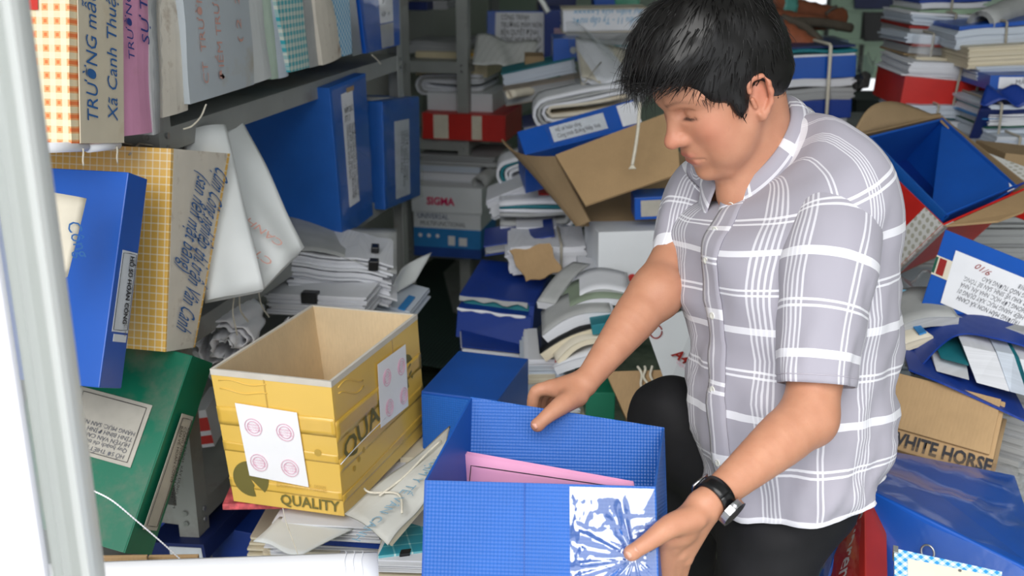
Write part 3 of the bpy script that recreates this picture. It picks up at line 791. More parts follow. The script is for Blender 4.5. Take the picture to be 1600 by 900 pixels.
# flap slits and the seam between upper flaps and the taped body
hexobj('slit', q.hexa(.44, .452, .72, .97, -td*.14, 0), plain('slit_shadow_line', S(196, 158, 76), .6), r, 0)
hexobj('slit', q.hexa(.5, .508, .6, .97, .62-.004, .62), CARD, r, 0) if False else None
hexobj('slit', [q.pt(1+tw*.1, v, w) if i < 4 else q.pt(1, v, w) for i, (v, w) in enumerate(((.7, .66), (.7, .667), (.97, .667), (.97, .66), (.7, .66), (.7, .667), (.97, .667), (.97, .66)))], CARD, r, 0)
def wrapband(u_or_w, v0, v1, amp, ph, name):
    n = nrm(q.dv)
    if u_or_w == 'f': fn = lambda a, v: q.pt(a, v0+(v1-v0)*v+.004*math.sin(a*9+ph)*v, 0)-n*(.0005+amp*.35*abs(math.sin(a*17+v*5+ph)))
    else:
        nx = nrm(q.c[1]-q.c[0]); fn = lambda a, v: q.pt(1, v0+(v1-v0)*v+.012*math.sin(a*4+ph)*v, a)+nx*(.0005+amp*.4*abs(math.sin(a*23+v*6+ph)))
    return grid(r, name, 26, 4, fn, YTAPE, .0006)
wrapband('f', .60, .735, .0016, 0, 'tape_band'); wrapband('s', .56, .70, .0022, 1, 'tape_band')
wrapband('f', .40, .47, .0002, 2, 'tape_band'); wrapband('s', .33, .42, .0008, 2, 'tape_band')
wrapband('f', .12, .19, .0005, 3, 'tape_band'); wrapband('s', .1, .17, .0006, 4, 'tape_band')
for k, (vv, ph) in enumerate(((.93, 0), (.86, 1.2))):   # crumple lines near the rim
    n = nrm(q.dv); nx = nrm(q.c[1]-q.c[0])
    tube(r, 'crease', [q.pt(.06+.4*s, vv+.012*math.sin(s*7+ph), 0)-n*.0006 for s in np.linspace(0, 1, 10)], .0012, YELLOW, 5)
    tube(r, 'crease', [q.pt(1, vv-.06*s+.03*math.sin(s*5+ph), .06+.25*s)+nx*.0006 for s in np.linspace(0, 1, 10)], .0014, YELLOW, 5)
def disc(root, name, q, u, v, rad, mat, bite=True, lift=.0012, n=28, sq=1.0):
    """round print with a square bite, as on the carton"""
    ux = nrm(q.c[1]-q.c[0]); nn = nrm(q.dv); uz = q.c[3]-q.c[0]; uz = nrm(uz-ux*np.dot(uz, ux))
    c = q.pt(u, v)-nn*lift; P = [c]
    a0, a1 = (-.75, 2*math.pi-1.35) if bite else (0, 2*math.pi)
    P += [c+(ux*math.cos(a)+uz*math.sin(a)*sq)*rad for a in np.linspace(a0, a1, n)]
    if bite: P += [c+(ux*math.cos(-1.35)+uz*math.sin(-1.35))*rad*.55, c+(ux*math.cos(-1.05)+uz*math.sin(-1.05))*rad*.4]
    return obj(name, P, [tuple([0]+list(range(1, len(P))))] if bite else [tuple(range(1, len(P)))], mat, root)
disc(r, 'printed_disc', q, .20, .20, .036, OLIVE)
disc(r, 'printed_dot', q, .68, .47, .007, plain('faint_olive_print', S(196, 162, 74), .5), False); disc(r, 'printed_dot', q, .83, .47, .007, MATS['faint_olive_print'], False)
qtext(r, q, 'QUALITY', OLIVE, .44, .035, .030, .118, 0, bold=.0006, name='printed_word')
qtext(r, q, 'CONTENTS  · QUALITY · DESIGN\nEUROPEAN QUALITY STANDARD', MATS['faint_olive_print'], .43, .20, .008, .10, 0, name='small_print')
qr = q.right()
qtext(r, qr, 'QUALITY', OLIVE, .05, .38, .054, .285, 8, bold=.001, name='printed_word')
disc(r, 'printed_disc', qr, .80, .63, .036, OLIVE)
for k in range(3): disc(r, 'printed_dot', qr, .14+.055*k, .27+.035*k, .0055, MATS['faint_olive_print'], False)
def stamped(q, u0, u1, v0, v1, skew, lab):
    n = nrm(q.dv)
    P = [q.pt(u0+skew, v0+.03)-n*.0035, q.pt(u1+skew, v0)-n*.0035, q.pt(u1, v1)-n*.0045, q.pt(u0, v1+.02)-n*.0045]
    l = hexobj('stamped_sheet', P+[p+n*.0005 for p in P], SHEET_W, r, 0)
    cs = [(.25, .26), (.77, .24), (.25, .74), (.77, .72)]
    for a, b in cs:
        u = u0+(u1-u0)*a; v = v0+(v1-v0)*b
        ux = nrm(q.c[1]-q.c[0]); uz = nrm(q.c[3]-q.c[0]); c = q.pt(u, v)-n*.0058
        for rad in (.0165, .0115):
            tube(l, 'stamp_ring', [c+(ux*math.cos(t)+uz*math.sin(t))*rad for t in np.linspace(0, 2*math.pi, 25)[:-1]], .0006, STAMP, 4, closed=True)
        lettering(l, 'stamp_text', 'PHÒNG\nTÀI CHÍNH\nVÂN CANH', STAMP, c+uz*.003, ux, uz, .0052, None, 0, 'CENTER')
    return l
stamped(q, .18, .70, .20, .76, .02, 0); stamped(qr, .46, .80, .36, .86, -.02, 1)
tube(r, 'white_seam', [qr.pt(a, .40+.08*a+.006*math.sin(a*9))-nrm(qr.dv)*.0032 for a in np.linspace(0, .5, 12)], .0009, SHEET_W, 5)

# ------------------------------------------------------------------ pile under the yellow carton
def flat(name, label, cat, corners, d0, thick, mat, part='cover', group=None, n=0, jit=.003, fn=None, bev=.0015):
    """thing lying flat: three corners at pixels (near left, near right, far right) on a level plane set by the first one's distance"""
    A = D(*corners[0], d0); B = PL(*corners[1], 2, A[2]); C = PL(*corners[2], 2, A[2]); E = A+C-B
    ex = nrm(B-A); M = frameM(A, ex, Z3); w_ = np.linalg.norm(B-A); ey = np.cross(Z3, ex); dp = abs(np.dot(C-B, ey))
    r = thing(name, label, cat, M, group)
    if n: layered(r, part, 0, w_, 0, dp, 0, thick, mat, n, jit, fn)
    else: block(r, part, 0, w_, 0, dp, 0, thick, mat, bev)
    return r, w_, dp
ptop = PN[2]-.262
def slab(name, label, cat, px0, px1, py, zoff, thick, dep, yaw, mat, n=0, jit=.003, part='cover', fn=None, group=None, d=None):
    A = PL(px0, py, 2, ptop+zoff) if d is None else D(px0, py, d); B = PL(px1, py, 2, A[2]); ex = rotz(RT, yaw); w_ = np.linalg.norm(B-A)
    r = thing(name, label, cat, frameM(A, ex, Z3), group)
    if n: layered(r, part, 0, w_, 0, dep, 0, thick, mat, n, jit, fn)
    else: block(r, part, 0, w_, 0, dep, 0, thick, mat)
    return r, w_
G = 'documents under the yellow carton'
r, w_ = slab('paper_stack', 'red and white patterned booklet right under the yellow carton', 'booklet', 348, 560, 797, -.017, .012, .30, 2, plain('red_white_print', S(200, 90, 96), .6, .5, 60), 0, group=G)
r, w_ = slab('paper_stack', 'white papers under the red patterned booklet', 'papers', 432, 596, 838, -.050, .032, .30, -6, PAPER, 6, .006, 'page_block', group=G)
r, w_ = slab('ring_binder', 'navy blue binder lying in the pile under the yellow carton', 'binder', 430, 600, 846, -.066, .015, .28, -8, BLUE_D, group=G)
tube(r, 'binder_ring', [(.012+.006*math.cos(a), -.002, .008+.006*math.sin(a)) for a in np.linspace(0, 5, 12)], .001, SILVER, 6)
r, w_ = slab('paper_stack', 'sheaf of white papers with a brown stained note, under the navy binder', 'papers', 425, 606, 868, -.095, .028, .30, -4, PAPER, 6, .008, 'page_block', group=G)
block(r, 'stained_note', .05, .13, -.012, .05, .006, .018, SHEET_Y, .001)
q2 = Quad(D(396, 846, 1.92), D(470, 868, 1.88), D(560, 822, 2.0), D(440, 806, 2.02), .003)
r = thing('plastic_sleeve', 'limp white plastic sleeve sticking out to the left of the pile', 'sleeve', q2.M, G)
grid(r, 'sleeve', 10, 8, lambda u, v: q2.pt(u, v)+np.array([0, 0, .006*math.sin(u*6+v*5)]), VINYL, .002)
r, w_ = slab('paper_stack', 'lower stack of reddish and white booklets in the pile', 'papers', 415, 600, 884, -.12, .03, .3, 0, PAPER_Y, 5, .008, 'page_block', group=G)
r, w_ = slab('paper_stack', 'broad base of old papers carrying the whole document pile', 'papers', 400, 660, 960, -.30, .18, .36, -4, PAPER_Y, 22, .008, 'page_block', group=G)
cord('thin string hanging from the corner of the yellow carton', [D(442, 794, 1.83), D(447, 815, 1.83), D(456, 840, 1.83), D(466, 868, 1.82)], .0012)
# white cloth-like folder lettered CANH
P = [D(606, 852, 1.70), D(690, 758, 1.76), D(712, 668, 1.92), D(536, 800, 1.82)]
q2 = Quad(D(606, 852, 1.70), D(694, 745, 1.80), D(704, 668, 1.96), D(538, 802, 1.80), .03)
r = thing('vinyl_folder', 'soiled white vinyl folder lettered in pale blue, lying beside the yellow carton', 'folder', q2.M)
grid(r, 'cover', 16, 12, lambda u, v: q2.pt(u, v)-nrm(q2.dv)*(.012*math.sin(math.pi*v)+.003*math.sin(u*9+v*5)), CLOTHY, .003)
hexobj('page_block', q2.hexa(.05, .93, .07, .93, .1, .6), PAPER_Y, r, .003)
qtext(r, q2, 'TRẠM Y TẾ VÂN CANH', plain('pale_blue_marker', S(130, 168, 190), .8, .1, 50), .93, .40, .034, .22, 180, .1, lift=.016)
tube(r, 'tie_string', [q2.pt(.3+.1*math.sin(s*5), s, 0)-nrm(q2.dv)*.016 for s in np.linspace(.05, .98, 14)], .002, STRING, 6)
tube(r, 'tie_string', [q2.pt(s, .62+.03*math.sin(s*9), 0)-nrm(q2.dv)*.0165 for s in np.linspace(.25, .95, 14)], .002, STRING, 6)
# plaid teal folders
q2 = Quad(D(590, 869, 1.74), D(672, 860, 1.76), D(690, 760, 1.98), D(640, 772, 1.95), .012)
r = thing('ring_folder', 'teal plaid folder with a black metal corner under the soiled vinyl folder', 'folder', q2.M)
hexobj('cover', q2.hexa(), PLAIDT if False else checks('teal_plaid_flat', S(40, 150, 172), S(130, 204, 210), S(206, 230, 226), .028, .003, .003, .6, (0, 2)), r, .001)
hexobj('metal_corner', q2.hexa(.42, .62, -.02, .05, -.12, 1.1), BLACK, r, .001)
r, w_ = slab('paper_stack', 'thick white page block under the teal plaid folder', 'papers', 590, 668, 896, 0, .022, .22, -3, PAPER, 7, .003, 'page_block', d=1.74)
r, w_ = slab('ring_folder', 'teal folder at the bottom edge of the picture, beneath the white page block', 'folder', 594, 672, 906, 0, .008, .22, -3, MATS['teal_plaid_flat'], d=1.75)
r, w_ = slab('paper_stack', 'tall pile of papers standing below the teal folders', 'papers', 585, 690, 1040, 0, .16, .22, -3, PAPER_Y, 18, .005, 'page_block', d=1.78)
# big white roll in front
A, B = D(-40, 922, 1.40), D(590, 898, 1.46)
r = thing('paper_roll', 'big roll of white drawing paper lying along the bottom edge', 'paper roll', frameM(A, B-A, Z3))
L = np.linalg.norm(B-A)
def rollfn(u, v):
    a = 2*math.pi*2.6*v+1.2; R = .030-.0045*v
    sg = .010*math.sin(math.pi*u)
    return (L*u-.004*v*math.sin(v*9), R*math.cos(a)*1.25, R*math.sin(a)*.95-sg*0)
grid(r, 'rolled_sheet', 16, 110, rollfn, SHEET_W, .0008)
for k in range(3):
    tube(r, 'sheet_edge', [(L-.02-.011*k+.001*math.sin(s*6), .0375*math.cos(s)*1.02, .0288*math.sin(s)*1.02) for s in np.linspace(.2, 2.9, 16)], .0007, SHEET, 4)
q2 = face(150, 232, 890, 869, 1.62, .006, 0, 1); r = thing('carton_flap', 'torn brown cardboard flap behind the white paper roll, left piece', 'cardboard', q2.M); hexobj('flap', q2.hexa(), CARD, r)
q2 = face(234, 312, 890, 868, 1.64, .006, 0, 1); r = thing('carton_flap', 'torn brown cardboard flap behind the white paper roll, right piece', 'cardboard', q2.M); hexobj('flap', q2.hexa(), CARD, r)
q2 = face(60, 560, 962, 930, 1.40, .10, 0, 0); r = thing('brown_carton', 'brown carton standing right below the big white paper roll', 'carton', frameM(np.array(q2.M.translation)*np.array([1, 1, 0]), RT, Z3)); zz = q2.M.translation[2]; block(r, 'body', 0, q2.w(), 0, .085, 0, zz, CARD, .003); block(r, 'tape', q2.w()*.42, q2.w()*.58, -.001, .085, zz*.7, zz+.0008, YTAPE, 0)
cord('thin white plastic string arching in front of the green box file', [D(140, 764, 1.5), D(175, 782, 1.5), D(215, 815, 1.52), D(250, 845, 1.54), D(282, 874, 1.56)], .0016, SHEET_W, 'string', 'plastic_string')

# ------------------------------------------------------------------ the open blue box held by the man
FL_, FR_, BR_, BL_ = D(663, 750, 1.38), D(1025, 760, 1.36), D(1038, 668, 1.575), D(735, 620, 1.585)
dl, dr = D(655, 1010, 1.35)-FL_, D(1033, 1018, 1.33)-FR_
def quadhex(a, b, c, d, t, inward):
    n = nrm(inward)*t; P = [a, b, c, d]; return P+[p+n for p in P]
M = frameM(FL_, FR_-FL_, -dl); inv = np.array(M.inverted())
def Lc(p): return inv[:3, :3] @ np.asarray(p, float)+inv[:3, 3]
r = thing('open_box_file', 'open royal blue box file held by the man, pink papers inside', 'box file', M)
HELD = r
t = .0032
tops = [FL_, FR_, BR_, BL_]; bots = [FL_+dl, FR_+dr, BR_+dr*.92, BL_+dl*.92]
cen = sum(tops)/4
def wallp(name, i, j, m):
    a, b, c, d = bots[i], bots[j], tops[j], tops[i]; n = np.cross(b-a, d-a); n = n if np.dot(n, cen-a) > 0 else -n
    n = nrm(n)*t
    P = [a, b, c, d]; c8 = [Lc(p) for p in P]+[Lc(p+n) for p in P]
    return hexobj(name, c8, m, r, .0012)
fp = wallp('front_panel', 0, 1, BLUE); wallp('right_panel', 1, 2, BLUE); wallp('back_panel', 2, 3, BLUE); wallp('left_panel', 3, 0, BLUE_IN)
hexobj('bottom_panel', [Lc(p) for p in bots]+[Lc(p-nrm(dl)*.003) for p in bots], BLUE, r, 0)
qf = Quad(FL_+dl, FR_+dr, FR_, FL_, .002); qf.M = M
qf.c = [Lc(p) for p in (FL_+dl, FR_+dr, FR_, FL_)]; qf.dv = np.array([0, .002, 0])
# crinkled film pocket, folds running to where the thumb presses
tc = (.90, .56)
rf = np.random.default_rng(11); fa = rf.uniform(-3.1, 3.1, 26); fw = rf.uniform(.05, .13, 26); fh = rf.uniform(.4, 1.0, 26)*rf.choice([1, 1, -1], 26)
def filmfn(u, v):
    U, V = .63+.362*u, .0+.985*v
    dx, dz = (U-tc[0])*.29, (V-tc[1])*.26
    a = math.atan2(dz, dx)+.5*math.hypot(dx, dz)*8*.15; rr = math.hypot(dx, dz); hgt = 0
    for p, w_, h_ in zip(fa, fw, fh):
        e_ = (a-p+math.pi) % (2*math.pi)-math.pi; hgt += h_*math.exp(-(e_/w_)**2)
    hgt *= .0075*min(1, rr/.03)*(.35+.65*math.exp(-rr/.09))
    hgt += .0022*mnoise.noise(Vector((U*14, V*22, .3)))+.0020*mnoise.noise(Vector((U*46, V*20, 2.3)))*max(0, 1-u*2)
    edge_ = min(1, 8*u, 8*(1-u), 8*(1-v))
    return qf.pt(U, V)+np.array([0, -.0028-.0022*edge_-hgt*edge_, 0])
FILMC = film('crinkled_pocket_film', .09, .50, (1, 1, 1, 1), 45, .25)
grid(r, 'plastic_pocket', 110, 90, filmfn, FILMC, 0)
hexobj('fold_line', [qf.pt(u, v)+np.array([0, y, 0]) for y in (-.0012, .001) for u, v in ((.435, 0), (.438, 0), (.438, 1), (.435, 1))], BLUE2, r, 0)
# pink papers standing inside
pk = thing('paper_sheaf', 'pink printed papers with a black frame, inside the open blue box', 'papers', M)
PA = [D(716, 800, 1.56), D(1000, 800, 1.50), D(990, 757, 1.475), D(724, 709, 1.545)]
qp = Quad(*PA, .006); qp.M = M; qp.c = [Lc(p) for p in PA]; qp.dv = np.array([0, .006, 0])
for k in range(3):
    grid(pk, 'sheet', 8, 4, lambda u, v: qp.pt(u, v)+np.array([0, .004*k+.003*math.sin(u*3), .002*k]), PINK, .0006)
tube(pk, 'printed_frame', [qp.pt(u, v)+np.array([0, -.0008+.003*math.sin(u*3), 0]) for u, v in [(.05, .1), (.05, .5), (.052, .82)]+[(x, .82) for x in np.linspace(.1, .95, 12)]], .0007, INK, 4)
qtext(pk, qp, 'BAN QUẢN LÝ\nDỰ ÁN', STAMP, .33, .45, .008, None, 0, lift=.001, name='printed_text')

# ------------------------------------------------------------------ the heap in the middle
def ufold(root, w, h, dep, n, mats, part='folded_sheet', flip=False, gap=.9, sag=0.0):
    """papers folded once: nested U-shaped sheets, the fold at the right"""
    for k in range(n):
        hh = h*(1-k/n*gap)/2; c = h/2; th = h*.42/n
        st = max(w-h*.5-k*.004, .01)
        def fn(u, v, hh=hh, st=st, k=k):
            tot = 2*st+math.pi*hh; s = u*tot
            if s < st: x, z = s, -hh
            elif s < st+math.pi*hh: a = (s-st)/hh-math.pi/2; x, z = st+hh*math.cos(a), hh*math.sin(a)
            else: x, z = st-(s-st-math.pi*hh), hh
            z = c+z+.004*math.sin(x*16+k)-sag*((x/w-.6)**2)
            return ((w-x) if flip else x, v*dep+.003*math.sin(k*7), z)
        grid(root, part, 26, 4, fn, mats[k % len(mats)], th)
def folded(label, px0, px1, pyb, pyt, d, dep, yaw, roll, n, mats, flip=False, cat='papers', name='folded_bundle', group='folded bundles in the heap', sag=0):
    q = face(px0, px1, pyb, pyt, d, dep, yaw, roll); r = thing(name, label, cat, q.M, group); ufold(r, q.w(), q.h(), dep, n, mats, flip=flip, sag=sag); return r, q
def rolled(label, A, B, R, mat, turns=2.5, name='paper_roll', cat='paper roll'):
    r = thing(name, label, cat, frameM(A, B-A, Z3)); L = np.linalg.norm(B-A)
    grid(r, 'rolled_sheet', 6, 50, lambda u, v: (L*u, (R-.4*R*v)*math.cos(2*math.pi*turns*v), (R-.4*R*v)*math.sin(2*math.pi*turns*v)), mat, .0012)
    return r
def simple(name, label, cat, q, mat, part='body', bev=.002, group=None):
    r = thing(name, label, cat, q.M, group); hexobj(part, q.hexa(), mat, r, bev); return r
def support(q, label, mat=None, n=14):
    """papers piled from the floor up to the foot of a thing"""
    M = q.M; o = np.array(M.translation); ex = np.array(M.col[0][:3]); ex[2] = 0; ex = nrm(ex); z = o[2]-.001
    r = thing('paper_stack', label, 'papers', frameM((o[0], o[1], 0), ex, Z3)); layered(r, 'page_block', -.01, q.w()+.01, 0, max(.1, np.linalg.norm(q.dv)), 0, z, mat or PAPER_G, n, .008); return r
def pages(name, label, q, mat, n=8, jit=.004, cat='papers', group=None, fn=None, part='page_block'):
    r = thing(name, label, cat, q.M, group); layered(r, part, 0, q.w(), 0, np.linalg.norm(q.dv), 0, q.h(), mat, n, jit, fn); return r
def folder_lying(name, label, q, cover, pg, cat='folder', group=None, jit=.003):
    """folder with pages: two covers and a page block between them"""
    r = thing(name, label, cat, q.M, group); w_, h_, d_ = q.w(), q.h(), np.linalg.norm(q.dv); t = min(.004, h_*.15)
    block(r, 'lower_cover', -.004, w_+.004, -.004, d_, 0, t, cover); block(r, 'upper_cover', -.004, w_+.004, -.004, d_, h_-t, h_, cover)
    layered(r, 'page_block', 0, w_-.004, 0, d_-.006, t, h_-t, pg, max(4, int(h_/.006)), jit)
    return r
# --- shelf standing end-on
GS = 'things on the end-on shelf'
q = face(640, 700, 14, 2, 4.5, .3, -13); pages('paper_stack', 'pale papers on the top board of the end-on shelf', q, PAPER_G, 5, group=GS)
q = face(636, 668, 16, 4, 4.42, .2, -13); simple('card_folder', 'dark blue folder on the top board of the end-on shelf', 'folder', q, NAVY, group=GS)
q = face(660, 790, 217, 178, 4.4, .3, -13); r = boxfile('box_file', 'red box file with two white spine labels on the end-on shelf', q, RED, GS)
sheetq(r, 'label', q, .14, .32, .05, .95, SHEET_Y); sheetq(r, 'label', q, .60, .72, .05, .95, SHEET_Y)
q = face(668, 770, 178, 146, 4.44, .3, -13); simple('white_carton', 'plain white carton on top of the red box file', 'carton', q, WCARD, group=GS)
q = face(650, 752, 146, 118, 4.46, .3, -13); folded('grey and white folded papers on top of the plain white carton', 650, 752, 146, 119, 4.46, .3, -13, 0, 4, (SHEET, SHEET_G, SHEET), True, group=GS)
q = face(650, 762, 118, 83, 4.48, .3, -13); r = simple('cream_carton', 'cream carton under the crumpled printed sheets on the end-on shelf', 'carton', q, plain('cream_card', S(220, 206, 170), .6, .06), group=GS); sheetq(r, 'yellow_tape', q, .6, 1, .86, 1, YTAPE)
q = face(640, 730, 83, 66, 4.5, .3, -13); pages('paper_stack', 'grey-white sheets lying on the cream carton', q, PAPER_G, 5, .01, group=GS, fn=lambda V: wavy(V, .004, 10))
P = [D(738, 100, 4.25), D(824, 130, 4.2), D(842, 66, 4.35), D(744, 56, 4.4)]
q2 = Quad(*P, .01); r = thing('printed_sheets', 'crumpled sheets printed with a table, hanging off the end-on shelf', 'papers', q2.M, GS)
TBL = None
t_ = NT('printed_table_sheet'); v_, x_, y_, z_ = t_.coords()
ln = t_.math('MULTIPLY', t_.math('ADD', t_.stripe(z_, .012, 0, .003), t_.stripe(x_, .03, 0, .003), clamp=True), .30)
t_.col(t_.mix(ln, S(222, 224, 222), S(90, 90, 96))); t_.rough(.7)
grid(r, 'sheet', 16, 10, lambda u, v: q2.pt(u, v)+np.array([0, -.03*math.sin(u*3.1)*(1-v)+.012*math.sin(u*8+v*4), .012*math.sin(u*6)]), MATS['printed_table_sheet'], .0015)
grid(r, 'sheet', 10, 10, lambda u, v: q2.pt(.78+.3*u, -.12+1.1*v)+np.array([0, .02+.03*math.sin(u*4), .015*math.sin(v*5)]), SHEET, .0015)
q = face(655, 748, 290, 270, 4.42, .3, -13); pages('paper_stack', 'white papers right on the lid of the printed paper carton', q, PAPER, 4, .006, group=GS)
q = face(655, 752, 270, 256, 4.44, .3, -13); folder_lying('card_folder', 'grey folder of papers under the red box shelf board', q, SHEET_G, PAPER_B, group=GS)
q = face(655, 775, 256, 242, 4.44, .3, -13); pages('paper_stack', 'topmost grey papers below the red box shelf board', q, PAPER_G, 4, .008, group=GS)
rolled('white paper roll lying on the printed paper carton', D(748, 288, 4.3), D(800, 246, 4.62), .032, SHEET_G)
q = face(648, 752, 398, 296, 4.42, .25, -13); r = thing('paper_carton', 'white and blue copy paper carton lettered SIGMA on the end-on shelf', 'carton', q.M, GS)
hexobj('body', q.hexa(), WCARD, r); hexobj('blue_base', q.hexa(-.004, 1.004, -.002, .42, -.01, 1.005), BLUEINK, r, .001); hexobj('dark_base', q.hexa(-.006, 1.006, -.004, .14, -.014, 1.006), plain('deep_blue_print', S(26, 70, 150), .5), r, .001)
lid = hexobj('lid', q.hexa(-.015, 1.03, .66, 1.04, -.04, 1.03), WCARD, r, .002)
qtext(lid, q, 'SIGMA', MAGENTA, .22, .78, .042, .115, 0, bold=.0015, lift=.014)
qtext(r, q, 'UNIVERSAL', NAVYINK, .06, .56, .03, .13, 0, lift=.003); qtext(r, q, 'MULTIFUNCTIONAL', INK_G, .10, .46, .026, .19, 0, lift=.003)
for k in range(3): disc(r, 'printed_dot', q, .1+.13*k, .31, .008, WHITEINK, False, .0045)
sheetq(r, 'printed_panel', q, .52, .62, .18, .32, WHITEINK, .0045); sheetq(r, 'printed_panel', q, .68, .8, .18, .3, WHITEINK, .0045)
qtext(r, q.right(), 'SIGMA', MAGENTA, .2, .8, .035, .09, 0, lift=.012)
# --- back of the heap
GH = 'box files at the back of the heap'
q = face(760, 868, 100, 22, 4.75, .25, -4, 0, 14); r = boxfile('box_file', 'blue box with a large typed white sheet at the back of the heap', q, BLUE_SM, GH)
l = sheetq(r, 'label', q, .12, .88, .18, .97, SHEET); qtext(l, q, 'CÔNG TRÌNH:\nTRƯỜNG MẦM NON\nBỀN QUYẾT ĐỊNH\nCỘNG HOÀ XÃ HỘI', INK, .2, .83, .032, .18, 0, lift=.0028)
q = face(850, 893, 98, 22, 4.7, .25, 0); r = boxfile('box_file', 'dark blue box file with a small pinkish label at the back of the heap', q, BLUE_D, GH); sheetq(r, 'label', q, .35, .75, .22, .66, plain('pinkish_label', S(176, 150, 168), .7))
q = face(842, 900, 20, -20, 4.9, .25, 0); simple('box_file', 'blue folder leaning behind the typed white sheet, cut by the top edge', 'box file', q, NAVY, group=GH)
cord('white plastic pipe end poking out from the top edge', [D(838, -12, 4.3), D(848, 4, 4.3), D(857, 20, 4.3)], .014, WFRAME, 'pipe', 'plastic_pipe')
q = face(880, 1010, 52, 17, 4.05, .2, 0, 1); r = folder_lying('dossier', 'thick cream dossier with blue handwriting on its edge, behind the head', q, SHEET_Y, PAPER, 'dossier'); sheetq(r, 'edge_label', q, .0, 1, .1, .9, SHEET, .008)
qtext(r, q, 'nhiều 11 - Ty cấp nước', plain('light_blue_marker', S(110, 170, 206), .8, .1, 50), .95, .62, .034, .26, 180, .15, lift=.0105); qtext(r, q, 'dự kiến sửa Lxxxxx', MATS['light_blue_marker'], .96, .95, .026, .26, 180, .15, lift=.0105)
q = face(884, 1010, 72, 54, 4.0, .2, 0, 0); pages('paper_stack', 'grey papers under the cream dossier behind the head', q, PAPER_G, 6)
q = face(890, 1000, 86, 72, 4.0, .2, 0, 0); folder_lying('card_folder', 'blue and white folder under the grey papers behind the head', q, TEAL, PAPER)
q = face(864, 906, 96, 63, 3.9, .2, 0, 0); r = boxfile('box_file', 'blue box file with a ring hole beside the plastic wrapped bundle', q, BLUE_SM, GH)
disc(r, 'ring_hole', q, .75, .5, .012, SHEET_G, False, .002)
q = face(960, 1000, 14, -10, 4.4, .2); simple('green_bag', 'green plastic bag on top of the heap behind the hair', 'bag', q, plain('green_plastic', S(70, 150, 120), .3, .1), group=None, bev=.01)
q = face(930, 962, 14, -8, 4.4, .2, 0, 10); simple('box_file', 'blue corner of a box file beside the green bag', 'box file', q, BLUE_SM, group=GH)
# plastic wrapped bundle
P = [D(905, 145, 3.55), D(1005, 150, 3.5), D(1010, 92, 3.75), D(893, 66, 3.8)]
q2 = Quad(*P, .05); r = thing('plastic_bundle', 'old papers wrapped in cloudy plastic, in front of the forehead', 'bundle', q2.M)
layered(r, 'page_block', 0, q2.w()*.95, .0, .06, 0, q2.h()*.8, PAPER_G, 7, .008, lambda V: wavy(V, .008, 8))
for k in range(4):
    grid(r, 'inner_sheet', 10, 8, lambda u, v: q2.pt(.05+.9*u, .1+.85*v)+np.array([0, -.012-.006*k+.012*math.sin(u*7+k*2+v*3), .01*math.sin(u*5+k)]), (SHEET_Y, SHEET, SHEET_Y, SHEET)[k], .002)
grid(r, 'plastic_wrap', 18, 14, lambda u, v: q2.pt(-.06+1.1*u, -.06+1.12*v)+np.array([0, -.05+.018*math.sin(u*9+v*4)-.03*math.sin(math.pi*u)*math.sin(math.pi*v), .012*math.sin(u*11)]), FILM_W, 0)
GT = 'files in the slanting stack behind the brown carton'
q = face(790, 905, 142, 116, 3.9, .22, 0, 12); folder_lying('card_folder', 'teal and green folder sloping up in the middle of the heap', q, TEAL, PAPER_B, group=GT); 
q = face(795, 880, 146, 138, 3.88, .2, 0, 13); simple('card_folder', 'thin dark green folder under the teal folder', 'folder', q, DKGREEN, group=GT)
q = face(792, 912, 166, 142, 3.8, .22, 0, 10); folder_lying('dossier', 'worn brown-grey dossier sloping under the green folder', q, plain('worn_card', S(150, 138, 124), .7, .12), PAPER_G, 'dossier', GT)
tube(r, 'tie_string', [(0.02, -.04, .0), (.04, -.05, .06), (.05, -.04, .13)], .002, STRING_G)
q = face(820, 850, 118, 90, 4.0, .15, 0, 0); simple('brown_carton', 'small brown carton between the printed sheets and the blue ring box', 'carton', q, CARD_D)
folded('white folded plans with a loop end, above the slanted blue box file', 838, 985, 204, 160, 3.5, .2, 0, 9, 4, (SHEET, SHEET_G, SHEET, SHEET_Y), True)
q = face(822, 990, 214, 198, 3.55, .22, 0, 12); folder_lying('card_folder', 'dark folder squeezed under the white folded plans', q, NAVY, PAPER_G, group=GT)
rolled('small rolled paper with a pale end, at the tip of the brown-grey dossier', D(795, 148, 3.7), D(850, 140, 3.85), .016, SHEET_Y)
q2 = Quad(D(820, 242, 3.12), D(1004, 196, 3.16), D(990, 155, 3.2), D(808, 206, 3.16), .2)
r = boxfile('box_file', 'blue box file with a plastic covered label, slanting in the brown carton', q2, BLUE_SM)
l = sheetq(r, 'label', q2, .26, .72, .2, .82, LABEL); qtext(l, q2, 'Hồ sơ hoàn công\nCông trình đường Hiệp Vinh', INK_G, .3, .55, .022, .13, 0, lift=.003)
grid(r, 'plastic_cover', 12, 6, lambda u, v: q2.pt(.22+.76*u, .04+.92*v)+np.array([0, -.006-.003*math.sin(u*20+v*6), 0]), FILM, 0)
sheetq(r, 'white_end', q2, .84, 1.0, .1, .9, SHEET, .004)
